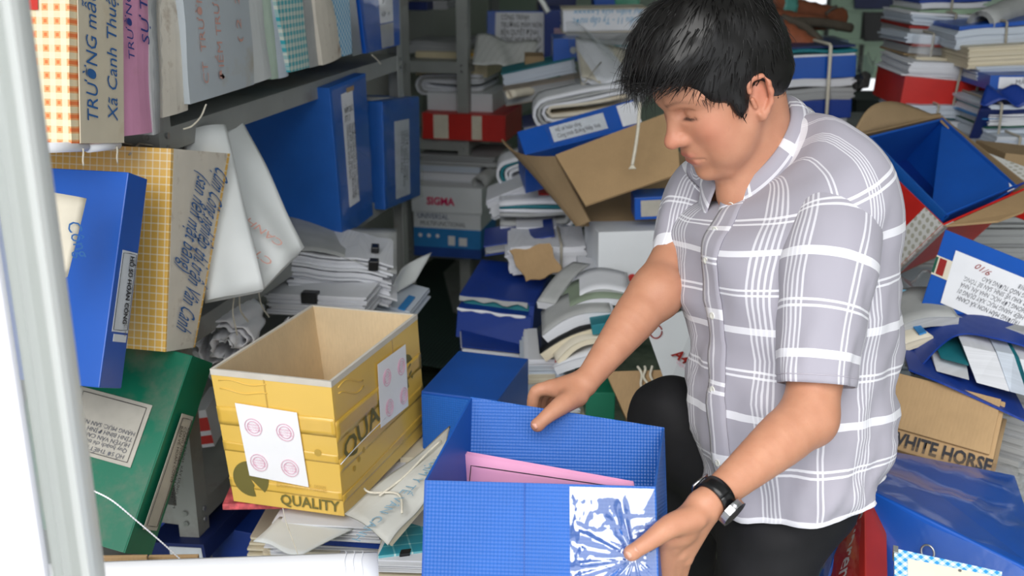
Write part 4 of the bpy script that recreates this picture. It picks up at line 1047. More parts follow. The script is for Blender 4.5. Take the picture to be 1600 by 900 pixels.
# brown open carton
r = thing('brown_carton', 'open brown carton with a large flap, full of files, behind the right arm', 'carton', frameM(D(915, 345, 3.1), RT, Z3))
Mi = np.array(r.matrix_world.inverted()); Lq = lambda p: Mi[:3, :3] @ p+Mi[:3, 3]
def pan(name, P, m, t=.006, bow=0.0, nu=8):
    P = [Lq(p) for p in P]; n = nrm(np.cross(P[1]-P[0], P[3]-P[0]))
    grid(r, name, nu, 6, lambda u, v: (P[0]*(1-u)+P[1]*u)*(1-v)+(P[3]*(1-u)+P[2]*u)*v+n*bow*math.sin(math.pi*u), m, t, False)
pan('flap', [D(915, 322, 2.86), D(1062, 272, 2.9), D(1056, 172, 3.02), D(868, 243, 2.98)], CARD)
pan('flap', [D(908, 340, 3.0), D(922, 346, 2.92), D(868, 244, 3.0), D(784, 218, 3.3)], CARD_D, .006, .03)
pan('wall', [D(905, 352, 3.05), D(1080, 352, 3.05), D(1080, 240, 3.4), D(860, 232, 3.4)], CARD_D)
pan('bottom', [D(905, 352, 3.05), D(1080, 352, 3.05), D(1080, 300, 3.45), D(880, 300, 3.45)], CARD_D)
P = spline([D(1000, 160, 2.84), D(997, 200, 2.83), D(993, 230, 2.83), D(988, 258, 2.83)], 8)
tube(r, 'hanging_string', [Lq(p) for p in P], .0045, STRING, 7)
for k in range(5): tube(r, 'frayed_end', [Lq(D(988, 257, 2.83)), Lq(D(983+2.6*k, 264, 2.825))], .0018, STRING, 5)
q = face(992, 1046, 344, 310, 2.95, .1, 0, 3); r = boxfile('box_file', 'small blue file with a grey label in the brown carton, beside the sleeve', q, BLUE_SM); sheetq(r, 'label', q, .18, .95, .14, .86, LABEL_D)
# bundles left of the carton
folded('small folded bundle at the top of the heap, left of the brown carton', 785, 836, 299, 262, 3.6, .2, 0, 18, 4, (SHEET, TEAL, SHEET), True)
q = face(772, 842, 344, 312, 3.45, .2, 0, 22); pages('paper_stack', 'slanting white booklets left of the brown carton', q, PAPER, 8, .005)
q = face(838, 878, 318, 300, 3.4, .15, 0, -14); simple('red_folder', 'small red folder corner wedged between the folded bundles', 'folder', q, RED)
q = face(800, 862, 330, 312, 3.42, .2, 0, -12); folder_lying('card_folder', 'dark green folder wedged over the big folded bundle', q, DKGREEN, PAPER)
folded('big white folded bundle with a rounded fold at its right end', 782, 912, 368, 322, 3.35, .22, 0, 2, 4, (SHEET, TEAL, SHEET, SHEET_G))
q = face(808, 872, 372, 356, 3.3, .2, 0, 2); pages('paper_stack', 'page block sticking out under the big folded bundle', q, PAPER, 5, .004)
q = face(924, 1040, 362, 349, 3.05, .2, 0, -1); pages('paper_stack', 'thin white stack of papers lying below the brown carton', q, PAPER, 4, .003)
q = face(760, 868, 400, 384, 3.2, .2, 0, 9); folder_lying('ring_binder', 'thin dark blue binder under the big folded bundle', q, BLUE_D, PAPER_G, 'binder')
q = face(797, 918, 430, 388, 3.12, .2, 0, 2); r = pages('tied_bundle', 'tied bundle of white papers behind the cardboard scrap', q, PAPER, 7, .007, fn=lambda V: wavy(V, .004, 9)); loop_string(r, (0, 0, 0), (q.w(), .2, q.h()), 0, q.w()*.66, STRING_G, .004)
P = [D(822, 440, 3.0), D(878, 424, 3.0), D(858, 380, 3.05), D(795, 392, 3.05)]
q2 = Quad(*P, .004); r = thing('cardboard_scrap', 'torn brown cardboard scrap over the torn blue box', 'cardboard', q2.M)
grid(r, 'scrap', 8, 6, lambda u, v: q2.pt(u, v)+np.array([.004*math.sin(v*9), .006*math.sin(u*4), .004*math.sin(u*11)]), CARD, .004, False)
folded('white rounded papers right of the tied bundle', 862, 922, 424, 376, 3.2, .18, 0, -14, 3, (SHEET, SHEET_G, SHEET))
q = face(934, 1050, 462, 366, 2.95, .22, 6, 0, 4); r = simple('white_carton', 'white copy paper carton with small red print, behind the right forearm', 'carton', q, WCARD)
qtext(r, q, 'NEW', REDINK, .10, .24, .024, .04, 0, bold=.001); qtext(r, q, 'PREMIUM', REDINK, .10, .19, .009, .035, 0); disc(r, 'printed_disc', q, .46, .27, .011, REDINK, False, .002)
for a, b in ((.12, .28), (.29, .46), (.5, .64)):
    o = sheetq(r, 'printed_icon', q, a, b, .04, .17, INK_G, .0015); sheetq(r, 'printed_icon_field', q, a+.01, b-.01, .055, .155, WCARD, .0025)
    lettering(r, 'printed_icon_mark', 'R' if a > .4 else 'PEFC', INK_G, q.pt(a+.02, .08)-nrm(q.dv)*.0035, q.c[1]-q.c[0], q.c[3]-q.c[0], .014, None)
# torn blue box
q = Quad(D(712, 526, 2.95), D(826, 548, 2.9), D(832, 482, 2.95), D(716, 468, 3.0), .28, D(860, 420, 3.22)-D(832, 482, 2.95))
r = thing('torn_box_file', 'torn blue box file with white ripped edges, under the cardboard scrap', 'box file', q.M)
hexobj('body', q.hexa(0, 1, 0, .80, 0, 1), BLUE_D, r); hexobj('lid', q.hexa(-.01, 1.0, 1.0, 1.06, .06, 1), BLUE_D, r); hexobj('side_panel', q.hexa(.95, 1.02, .0, 1.04, 0.02, 1), BLUE_D, r); hexobj('inner_papers', q.hexa(.04, .94, .80, .99, .1, .95), TEAL, r)
n = nrm(q.dv)
grid(r, 'ripped_edge', 14, 2, lambda u, v: q.pt(u*.92, .80-.06*v*(1+.4*math.sin(u*23)), 0)-n*(.004+.003*math.sin(u*12)), SHEET, .002, False)
grid(r, 'ripped_edge', 14, 2, lambda u, v: q.pt(u*.92, 1.06-.10*v*(1+.4*math.sin(u*19+1)), .05)-n*(.002+.003*math.sin(u*12)), SHEET_G, .002, False)
q = face(722, 830, 556, 540, 2.85, .3, 4, -8); folder_lying('box_file', 'crushed blue file with a ripped white edge under the torn blue box', q, BLUE_D, PAPER, 'box file')
# curved magazines
def arc_book(label, A, B, up, dep, th, cov, pg, group='curled booklets left of the right forearm'):
    """limp booklet sagging between two points"""
    M = frameM(A, B-A, Z3); L = np.linalg.norm(B-A); r = thing('limp_booklet', label, 'booklet', M, group)
    def sag(u): return up*math.sin(math.pi*u)
    grid(r, 'page_block', 12, 4, lambda u, v: (L*u, dep*v, th/2+sag(u)), pg, th, False)
    grid(r, 'cover', 12, 4, lambda u, v: (L*u*1.01-.003, dep*v-.002, th+.002+sag(u)), cov, .002)
    return r
specs = [((728, 500, 2.75), (770, 400, 2.95)), ]
arc_book('limp white booklet standing steeply beside the torn blue box', D(868, 486, 2.75), D(922, 424, 2.95), .015, .05, .02, SHEET_G, PAPER)
arc_book('limp pale booklet arched under the white copy carton', D(884, 498, 2.72), D(988, 470, 2.7), .035, .18, .018, SHEET, PAPER_G)
arc_book('limp green-edged booklet under the arched pale booklet', D(866, 514, 2.68), D(985, 480, 2.66), .03, .18, .018, plain('sage_card', S(136, 150, 130), .6), PAPER)
arc_book('thick limp white booklet in the middle of the curled ones', D(856, 540, 2.62), D(962, 505, 2.6), .022, .18, .028, SHEET_G, PAPER)
arc_book('black-covered limp booklet near the wrist', D(852, 566, 2.6), D(955, 522, 2.58), .012, .18, .024, BLACK, PAPER_Y)
arc_book('limp cream booklet leaning over the black one', D(875, 572, 2.56), D(950, 536, 2.56), .02, .16, .014, SHEET_Y, PAPER_Y)
arc_book('limp booklet with a red spot under the black one', D(870, 586, 2.56), D(968, 562, 2.5), .006, .18, .02, SHEET, PAPER)
q = face(868, 882, 582, 572, 2.56, .05); simple('red_tab', 'small red tab sticking out near the wrist', 'tab', q, RED)
q = face(900, 935, 470, 425, 2.9, .15, 0, -10); pages('paper_stack', 'fanned white papers left of the white copy carton', q, PAPER, 6, .008)
q = face(926, 972, 524, 508, 2.55, .1, 0, 10); simple('teal_packet', 'teal patterned packet end beside the right forearm', 'packet', q, TEAL)
zb = None
for k, (x0_, x1_, yb, yt, lab) in enumerate(((822, 872, 575, 562, 'topmost thin white papers of the low stack left of the hand'), (820, 880, 590, 576, 'pale booklet in the low stack left of the hand'), (822, 868, 606, 591, 'papers with a brown edge in the low stack left of the hand'), (818, 872, 624, 608, 'teal striped booklet in the low stack left of the hand'), (815, 905, 648, 626, 'thick white page block at the bottom of the low stack left of the hand'))):
    q = face(x0_, x1_, yb, yt, 2.62-.02*k, .22, 0, 1); pages('paper_stack', lab, q, (PAPER, PAPER_B, PAPER_Y, PAPER_B, PAPER)[k], 5, .005, group='low stack of papers left of the hand')
q = face(815, 915, 800, 650, 2.6, .24, 0, 0); pages('paper_stack', 'tall stack of papers on the floor behind the held box', q, PAPER_Y, 20, .006)
# blue box behind the held one
zb = D(658, 611, 2.22)[2]
A, B = D(658, 611, 2.22), PL(777, 626, 2, zb); C = PL(826, 560, 2, zb); E = A+C-B
dz = np.array([0, 0, -.16])
q = Quad(A+dz, B+dz, B, A, 1, C-B)
r = thing('box_file', 'closed blue box file lying between the yellow carton and the held box', 'box file', q.M); hexobj('body', q.hexa(), BLUE2, r, .003); hexobj('front_panel', q.hexa(.01, .99, .02, .97, -.015, 0), BLUE, r, .001)
q = face(640, 800, 1000, 700, 2.35, .3, 0, 0); pages('paper_stack', 'stack of old papers carrying the closed blue box file', q, PAPER_Y, 20, .008)
q = face(915, 960, 660, 612, 2.5, .2, 0, 0); simple('box_file', 'green box end between the hand and the stringed carton', 'box file', q, GREEN_C)
q = Quad(D(985, 668, 2.38), D(1110, 690, 2.32), D(1110, 575, 2.36), D(945, 580, 2.46), .25); r = thing('brown_carton', 'brown carton with dangling white strings behind the black trouser knee', 'carton', q.M); hexobj('body', q.hexa(0, 1, .03, 1), CARD, r, .003)
n = nrm(q.dv)
for k, (u, L_) in enumerate(((.33, .42), (.38, .30), (.45, .36))): tube(r, 'hanging_string', [q.pt(u+.02*math.sin(s*6+k), 1.04-L_*s, 0)-n*.008 for s in np.linspace(0, 1, 12)], .003, STRING, 6)
q = Quad(D(945, 820, 2.4), D(1110, 830, 2.35), D(1110, 690, 2.32), D(985, 668, 2.38), .25); r = thing('brown_carton', 'lower brown carton under the one with dangling strings', 'carton', q.M); hexobj('body', q.hexa(0, 1, 0, .96), CARD_D, r, .003); hexobj('tape', q.hexa(.3, .45, .0, 1.0, -.01, 0), YTAPE, r, 0)
q = Quad(D(1042, 606, 2.3), D(1100, 590, 2.28), D(1100, 470, 2.5), D(1008, 510, 2.45), .09); r = simple('paper_carton', 'white carton lettered A4 in red, leaning above the knee', 'carton', q, WCARD)
qtext(r, q, 'A4', RED_D, .30, .42, .034, .045, -70, bold=.001); qtext(r, q, 'Copy & Laser', STAMP, .36, .30, .012, .06, -70)
tube(r, 'printed_ring', [q.pt(.14+.10*math.cos(a), .84+.10*math.sin(a))-nrm(q.dv)*.002 for a in np.linspace(0, 6.0, 24)], .0016, RED_D, 5)
# green net on the floor below the end-on shelf
NET = None
t_ = NT('dark_green_net'); v_, x_, y_, z_ = t_.coords()
t_.col(t_.mix(t_.math('MULTIPLY', t_.stripe(x_, .014, 0, .007), t_.stripe(y_, .014, 0, .007)), S(30, 44, 42), S(64, 96, 86))); t_.rough(.7)
A = PL(640, 560, 2, .12); r = thing('net_sheet', 'dark green woven net sheet on the floor below the end-on shelf', 'net', Matrix.Translation(tuple(A)))
grid(r, 'net', 20, 20, lambda u, v: (-.35+.95*u, -.1+1.5*v, .03*math.sin(u*5+v*3)), MATS['dark_green_net'], .004)
# ------------------------------------------------------------------ the heap on the right
def pipe(label, pts, r_, mat, cat='pipe', name='wrapped_pipe', bands=None, wob=.0):
    P = spline(pts, 8); r = thing(name, label, cat, Matrix.Translation(tuple(P[0]))); P = [p-P[0] for p in P]
    R = [r_*(1+wob*math.sin(i*1.9)) for i in range(len(P))]
    tube(r, 'pipe', P, R, mat, 10)
    for (i0, i1, m) in bands or []:
        tube(r, 'tape_band', P[i0:i1], r_*1.12, m, 10)
    return r
pipe('thick pipe wrapped in rusty tape with a teal band, behind the hair', [D(1195, 4, 4.2), D(1235, 14, 4.25), D(1280, 24, 4.3), D(1312, 30, 4.35)], .045, PIPEB, bands=[(4, 9, TEALTAPE)], wob=.05)
pipe('second rusty wrapped pipe below the thick one', [D(1195, 20, 4.1), D(1235, 30, 4.15), D(1290, 36, 4.2)], .030, PIPEB, wob=.07)
pipe('grey pipe end with bolts sticking out past the rusty pipes', [D(1240, 34, 4.1), D(1285, 36, 4.15), D(1330, 44, 4.2)], .018, PIPEG)
pipe('bent grey pipe sloping down to the tied blue files', [D(1222, 28, 3.95), D(1256, 42, 3.9), D(1278, 62, 3.86), D(1302, 88, 3.82)], .016, PIPEG)
pipe('orange-brown wrapped tube sloping down behind the neck', [D(1205, 44, 3.86), D(1232, 58, 3.82), D(1272, 84, 3.78)], .045, plain('orange_brown_wrap', S(150, 84, 56), .7, .15, 30), wob=.06)
cord('short crossed metal rod on the grey pipe end', [D(1290, 22, 4.1), D(1300, 14, 4.1), D(1308, 10, 4.1)], .008, PIPEG, 'rod', 'metal_rod')
A = PL(1335, 14, 1, YB-.03); B = PL(1426, 14, 1, YB-.03); T = PL(1335, -60, 1, YB-.03); q = Quad(A, B, B+T-A, T, .03); simple('blue_board', 'dark blue board hung at the window bars, cut by the top edge', 'board', q, NAVY)
A = PL(1350, 64, 1, YB-.03); B = PL(1422, 64, 1, YB-.03); T = PL(1350, 20, 1, YB-.03); q = Quad(A, B, B+T-A, T, .03); simple('black_board', 'black board leaning at the window bars under the blue panel', 'board', q, BLACK)
q = face(1335, 1396, 192, 158, 4.6, .3, 0); simple('dark_crate', 'dark crate low in the gap under the window', 'crate', q, plain('dark_crate_plastic', S(34, 44, 44), .6), bev=.004); support(q, 'stack of old papers carrying the dark crate below the window')
q = face(1285, 1325, 80, 64, 4.1, .2, 0); simple('grey_tray', 'grey-blue tray on top of the tied blue files', 'tray', q, plain('greyblue_tray', S(110, 132, 148), .5), bev=.004)
q = face(1200, 1400, 420, 212, 4.1, .4, 0); pages('paper_stack', 'tall stack of old papers on the floor behind the shoulder', q, PAPER_G, 40, .01)

# tied piles: every layer is a part, the string holds them
def tied(label, q, layers, strings=(.3, .75), mat=STRING_G, group='tied piles on the right', rad=.004, jit=.008, seed=0, name='tied_pile'):
    r = thing(name, label, 'bundle', q.M, group); rr = np.random.default_rng(seed); w_, h_, d_ = q.w(), q.h(), np.linalg.norm(q.dv)
    tot = sum(l[1] for l in layers); z = 0
    for l in layers:
        kind, th, m = l[:3]; th = th/tot*h_; ox, ow = (l[3] if len(l) > 3 else (rr.normal(0, jit), rr.normal(0, jit)))
        x0_, x1_, y0_ = ox, w_+ow, rr.normal(0, jit)
        if kind == 'p': o = layered(r, 'page_block', x0_, x1_, y0_, d_, z, z+th, m, max(3, int(th/.008)), .005, (lambda V, z=z: wavy(V, .003, 9, z*40)))
        elif kind == 'f': o = block(r, 'folder', x0_, x1_, y0_, d_, z, z+th, m)
        elif kind == 'b':
            o = block(r, 'box_file', x0_, x1_, y0_, d_, z, z+th, m, .004)
            if len(l) > 4:
                a, b = l[4]; block(o, 'label', x0_+(x1_-x0_)*a, x0_+(x1_-x0_)*b, y0_-.002, y0_, z+th*.2, z+th*.8, SHEET, 0)
        elif kind == 'u':
            grid(r, 'folded_sheet', 14, 3, lambda u, v, z=z, th=th: (x0_+(x1_-x0_)*u, y0_+d_*v, z+th*.5+th*.25*math.sin(u*6)), m, th*.5)
        z += th
    for s in strings: loop_string(r, (-.012, -.014, -.002), (w_+.012, d_, h_), 0, w_*s, mat, rad)
    return r
q = face(1216, 1332, 206, 84, 3.7, .28, 4, 2)
tied('tied pile of blue box files and papers right of the neck', q, [('p', 20, PAPER_G), ('b', 36, BLUE_D), ('p', 22, PAPER_G), ('f', 3, BLACK), ('p', 14, PAPER), ('b', 40, BLUE_SM), ('f', 4, SHEET), ('u', 10, TEAL), ('f', 4, NAVY)], (.62,), STRING, rad=.006, seed=3)
P = [D(1335, 130, 3.75), D(1362, 126, 3.75), D(1370, 88, 3.8), D(1340, 84, 3.8)]
q2 = Quad(*P, .03); r = thing('plastic_bag', 'crumpled clear plastic bag hanging off the tied blue files', 'bag', q2.M)
grid(r, 'bag', 10, 10, lambda u, v: q2.pt(u, v)+np.array([0, .02*math.sin(u*9+v*7), .01*math.sin(u*13)]), FILM_W, .001)
grid(r, 'dark_content', 6, 6, lambda u, v: q2.pt(.1+.7*u, -.1+.5*v)+np.array([0, .02+.01*math.sin(u*7), 0]), plain('dark_grey_stuff', S(70, 70, 70), .8), .02)

q = face(1408, 1530, 232, 166, 3.45, .3, -2, -3)
tied('tied pile of teal-edged papers under the red box file pile', q, [('p', 22, PAPER_G), ('f', 3, NAVY), ('p', 26, PAPER), ('f', 3, TEAL), ('p', 20, PAPER_B)], (.35, .9), seed=4)
q = face(1404, 1532, 168, 98, 3.45, .3, -2, -5)
tied('tied pile with a bright red box file', q, [('b', 44, RED, (0, 0)), ('f', 2, SHEET), ('p', 20, PAPER)], (.62, .86), seed=5, rad=.004)
q = face(1414, 1500, 100, 56, 3.5, .26, 0, -2)
r = tied('worn pile of plastic sleeved papers on the red box file pile', q, [('p', 12, PAPER_Y), ('f', 3, CARD_D), ('p', 12, PAPER_G), ('f', 4, RED_D), ('p', 14, PAPER_B)], (.4,), seed=6, jit=.015)
grid(r, 'plastic_sleeve', 10, 8, lambda u, v: (q.w()*1.05*u, -.03+.006*math.sin(u*12), q.h()*v+.004*math.sin(u*9+v*6)), FILM_W, 0)
q = face(1420, 1548, 56, 22, 3.55, .28, 0, -3)
tied('top pile of grey and reddish papers left of the rolled plans', q, [('p', 10, PAPER_G), ('f', 4, RED_D), ('p', 14, PAPER_B), ('f', 3, SHEET)], (.5,), seed=7)
q = face(1440, 1545, 24, 2, 3.6, .28, 0, 2)
tied('pale green and blue folders at the top edge, right of the window', q, [('f', 8, plain('pale_green_file', S(150, 176, 150), .6)), ('p', 10, PAPER), ('f', 6, BLUE_D)], (.4,), seed=8)
rolled('rolled white plans at the top right corner', D(1532, 40, 3.35), D(1620, 0, 3.6), .045, SHEET_G, 3)
q = face(1494, 1625, 78, 44, 3.35, .28, 0, 5); r = tied('tied sheaf of white papers under a bright blue cover, on the right', q, [('p', 26, PAPER_B), ('f', 6, BLUE_SM)], (.55,), seed=9)
q = face(1512, 1640, 108, 76, 3.3, .28, 0, 3); folder_lying('dossier', 'plain cream dossier lying under the blue covered sheaf', q, CREAMF, PAPER_Y, 'dossier')
q = face(1526, 1640, 126, 106, 3.3, .28, 0, 2); pages('paper_stack', 'white papers under the plain cream dossier', q, PAPER_B, 6)
q = face(1545, 1650, 141, 119, 3.22, .28, 0, 0); r = boxfile('box_file', 'blue box file with a white end label near the right edge', q, BLUE_SM); l = sheetq(r, 'label', q, .13, .7, .12, .88, SHEET); qtext(l, q, '.. MẦM NON', INK_G, .3, .4, .02, None, 0, lift=.003)
P = [D(1530, 166, 3.15), D(1640, 164, 3.15), D(1640, 140, 3.2), D(1538, 142, 3.2)]
q2 = Quad(*P, .2); r = thing('blue_cloth', 'rumpled dark blue cloth bag under the blue box file on the right', 'bag', q2.M); hexobj('body', q2.hexa(.02, .98, .02, .9, .06, .98), NAVY, r, .008)
grid(r, 'cloth', 16, 8, lambda u, v: q2.pt(u, v)+np.array([0, -.01+.014*math.sin(u*14+v*5), .004*math.sin(u*9)]), BLUE_D, .003)
q = face(1540, 1640, 216, 166, 3.2, .28, 0, 2)
tied('tied pile of white and teal papers at the right edge', q, [('p', 20, PAPER_B), ('f', 3, DKGREEN), ('p', 16, PAPER), ('f', 2, BLUEINK), ('p', 12, PAPER), ('f', 3, TEAL), ('p', 14, PAPER_B)], (.15,), seed=11)
q = face(1556, 1650, 246, 216, 3.15, .28, 0, 0)
tied('small pile of grey and red papers low at the right edge', q, [('p', 14, PAPER_G), ('f', 3, RED_D), ('p', 16, PAPER_B)], (.3,), seed=12)
q = face(1400, 1660, 520, 240, 3.3, .4, 0, 0); pages('paper_stack', 'high stack of old papers under the tied piles on the right', q, PAPER_G, 44, .012)
q = face(1520, 1545, 236, 206, 3.3, .2, 0, -6); simple('box_file', 'dark blue box corner behind the red and white carton', 'box file', q, BLUE_D)
q = face(1566, 1660, 262, 240, 2.95, .2, 0, -6); simple('brown_carton', 'dull brown carton behind the dotted flap at the right edge', 'carton', q, CARD_D)

def lerp_(a, b, t): return a*(1-t)+b*t
# red and white carton with an open blue box in it
rim = [D(1330, 212, 2.78), D(1475, 352, 2.44), D(1612, 292, 2.62), D(1470, 180, 2.98)]
dv_ = D(1388, 436, 2.60)-rim[1]
r = thing('red_carton', 'tilted red and white carton holding an open blue box, right of the shoulder', 'carton', frameM(rim[0], rim[1]-rim[0], -dv_))
Mi = np.array(r.matrix_world.inverted()); Lq = lambda p: Mi[:3, :3] @ np.asarray(p, float)+Mi[:3, 3]
def wall4(root, name, a, b, c, d, m, t, cen):
    n = np.cross(b-a, d-a); n = nrm(n if np.dot(n, cen-a) > 0 else -n)*t
    return hexobj(name, [Lq(p) for p in (a, b, c, d)]+[Lq(p+n) for p in (a, b, c, d)], m, root, .001)
cen = sum(rim)/4+dv_*.5
mats4 = (RED, RED, CARD_D, CARD_D)
for i in range(4):
    a, b = rim[i], rim[(i+1) % 4]; wall4(r, 'wall', a+dv_, b+dv_, b, a, mats4[i], .005, cen)
hexobj('bottom', [Lq(p+dv_) for p in rim]+[Lq(p+dv_*1.02) for p in rim], CARD_D, r, 0)
def on_wall(name, i, u0, u1, v0, v1, m, lift=.0015):
    a, b = rim[i], rim[(i+1) % 4]; f = lambda u, v: (a*(1-u)+b*u)+dv_*(1-v)
    n = np.cross(b-a, dv_); n = nrm(n if np.dot(n, cen-a) < 0 else -n)*lift
    P = [f(u0, v0)+n, f(u1, v0)+n, f(u1, v1)+n, f(u0, v1)+n]; return hexobj(name, [Lq(p) for p in P]+[Lq(p-n*.8) for p in P], m, r, 0)
DOTS = NT('white_dotted_card'); v_, x_, y_, z_ = DOTS.coords('Generated')
vv, x_, y_, z_ = DOTS.coords()
vo = DOTS.n('ShaderNodeTexVoronoi'); vo.inputs['Randomness'].default_value = 0; vo.inputs['Scale'].default_value = 55; DOTS.l(vv, vo.inputs['Vector'])
DOTS.col(DOTS.mix(DOTS.math('LESS_THAN', vo.outputs['Distance'], .33), S(222, 222, 220), S(180, 178, 164))); DOTS.rough(.5); DOTS = DOTS.m
on_wall('white_band', 0, .82, 1.0, 0, 1, DOTS); on_wall('white_band', 0, 0, .14, 0, 1, DOTS); on_wall('white_band', 1, 0, .10, 0, 1, DOTS)
on_wall('seam', 0, .50, .51, 0, 1, RED_D, .002)
wall4(r, 'flap', D(1478, 352, 2.44), D(1612, 292, 2.62), D(1600, 330, 2.5), D(1560, 345, 2.45), CARD, .005, cen)
# curved brown flap standing behind
pts = [D(1330, 212, 2.78), D(1360, 190, 2.85), D(1410, 182, 2.95), D(1470, 178, 3.0)]
sp_ = np.array(spline(pts, 8))
grid(r, 'flap', 24, 4, lambda u, v: Lq(lerp_(rim[0]+(rim[3]-rim[0])*u, sp_[int(round(u*24))]+Z3*.045*math.sin(math.pi*min(1, u*1.1)), v)), CARD_D, .005)
wall4(r, 'flap', D(1472, 180, 2.99), D(1520, 222, 2.9), D(1512, 226, 2.84), D(1470, 188, 2.92), CARD, .004, cen)
pts2 = [D(1526, 232, 2.85), D(1640, 275, 2.7), D(1640, 310, 2.6), D(1560, 282, 2.72)]
wall4(r, 'dotted_flap', *pts2, DOTS, .004, cen); pts3 = [D(1560, 284, 2.72), D(1640, 312, 2.6), D(1640, 360, 2.55), D(1562, 330, 2.66)]; wall4(r, 'red_flap', *pts3, RED, .004, cen)
q = face(1405, 1600, 470, 446, 2.72, .3); support(q, 'tall stack of papers under the tilted red and white carton', PAPER_B, 44)
# inner blue box
def RIM(u, v): return (rim[0]*(1-u)+rim[1]*u)*(1-v)+(rim[3]*(1-u)+rim[2]*u)*v
ib = [RIM(.07, .10)-dv_*.05, RIM(.95, .08)-dv_*.02, RIM(.97, .80)-dv_*.10, RIM(.06, .95)-dv_*.04]
dvb = dv_*.86
r2 = thing('open_box_file', 'open blue box file lying in the tilted red and white carton', 'box file', frameM(ib[0], ib[1]-ib[0], -dvb))
Mi = np.array(r2.matrix_world.inverted()); cen = sum(ib)/4+dvb*.5
for i in range(4):
    a, b = ib[i], ib[(i+1) % 4]; wall4(r2, 'panel', a+dvb, b+dvb, b, a, (BLUE, BLUE_SM, BLUE_SM, BLUE_IN)[i], .006, cen)
hexobj('bottom_panel', [Lq(p+dvb*.9) for p in ib]+[Lq(p+dvb*.95) for p in ib], BLUE_D, r2, 0)
wall4(r2, 'lid_panel', ib[1], ib[2]+(ib[2]-ib[1])*.16, ib[2]+dvb*.10, ib[1]+dvb*.06, BLUE_D, .004, cen)
wall4(r2, 'inner_flap', ib[2]+dvb*.55-(ib[2]-ib[1])*.9, ib[2]-(ib[2]-ib[1])*.18+dvb*.12, ib[2], ib[3]+dvb*.03, BLUE_SM, .003, cen)
tcn = ib[2]-nrm(dvb)*-.004; ee = nrm(ib[1]-ib[2]); e2 = nrm(ib[3]-ib[2])
wall4(r2, 'torn_corner', tcn+ee*.035, tcn+ee*.018+e2*.01, tcn+e2*.045, tcn, SHEET, .003, cen)

# blue box with an upside-down label
q = Quad(D(1438, 480, 2.30), D(1612, 556, 2.16), D(1632, 420, 2.24), D(1477, 358, 2.36), .25)
support(q, 'tall stack of papers behind the lettered carton, under the upside-down label box', PAPER_G, 40)
r = boxfile('box_file', 'blue box file with a white label pasted upside down, at the right edge', q, BLUE_SM)
l = sheetq(r, 'label', q, .16, .90, .14, .80, SHEET, .002)
qtext(l, q, 'CÔNG TRÌNH:\nTRƯỜNG MẦM NON XÃ CANH\nHIỆP, HẠNG MỤC: XÂY DỰNG 01\nPHÒNG LỚP HỌC, NHÀ ĂN, NHÀ\nBẾP, KHU VỆ SINH, SÂN BÊ TÔNG,\nCỔNG NGÕ TƯỜNG RÀO\nNĂM 2018', INK_G, .85, .22, .0155, .145, 180, lift=.0035)
qtext(l, q, '9/10', RED_D, .55, .72, .02, None, 170, .2, lift=.0035)
l = sheetq(r, 'colour_label', q, .0, .17, .42, .66, SHEET_Y, .0015); sheetq(l, 'red_field', q, .04, .11, .44, .64, RED_D, .0025); sheetq(l, 'green_field', q, .0, .025, .44, .64, DKGREEN, .0025)
# below it
q = face(1388, 1450, 524, 500, 2.35, .2, 0, 8); r = simple('patterned_packet', 'light blue printed packet against the shirt back', 'packet', Quad(D(1370, 528, 2.3), D(1440, 515, 2.28), D(1416, 452, 2.4), D(1360, 452, 2.42), .02), plain('light_blue_print', S(120, 184, 216), .5, .2, 60)); 
q2 = Quad(D(1415, 500, 2.36), D(1480, 480, 2.36), D(1470, 430, 2.46), D(1400, 440, 2.46), .03); r = thing('plastic_bag', 'clear plastic bag with brown and red bits under the upside-down label box', 'bag', q2.M)
hexobj('content', q2.hexa(.3, .9, .1, .7, .2, .8), CARD_D, r, .004); grid(r, 'bag', 10, 8, lambda u, v: q2.pt(u, v)+np.array([0, -.01+.012*math.sin(u*9+v*5), .006*math.sin(u*13)]), FILM_W, .001)
sheetq(r, 'red_bit', q2, .5, .62, .4, .6, RED_D, .012); sheetq(r, 'red_bit', q2, .68, .8, .25, .45, RED_D, .012)
arc_book('grey papers sagging over the brown carton beside the shirt', D(1380, 545, 2.26), D(1500, 510, 2.22), .02, .2, .02, SHEET_G, PAPER_G, None)
arc_book('torn cream papers at the left end of the brown carton', D(1376, 570, 2.2), D(1460, 536, 2.2), .006, .2, .016, SHEET_Y, PAPER_Y, None)
q = face(1436, 1470, 520, 500, 2.24, .12, 0, -35); simple('blue_strip', 'narrow blue strip lying on the sagging grey papers', 'strip', Quad(D(1436, 522, 2.2), D(1448, 518, 2.2), D(1432, 500, 2.26), D(1420, 502, 2.26), .004), BLUEINK)
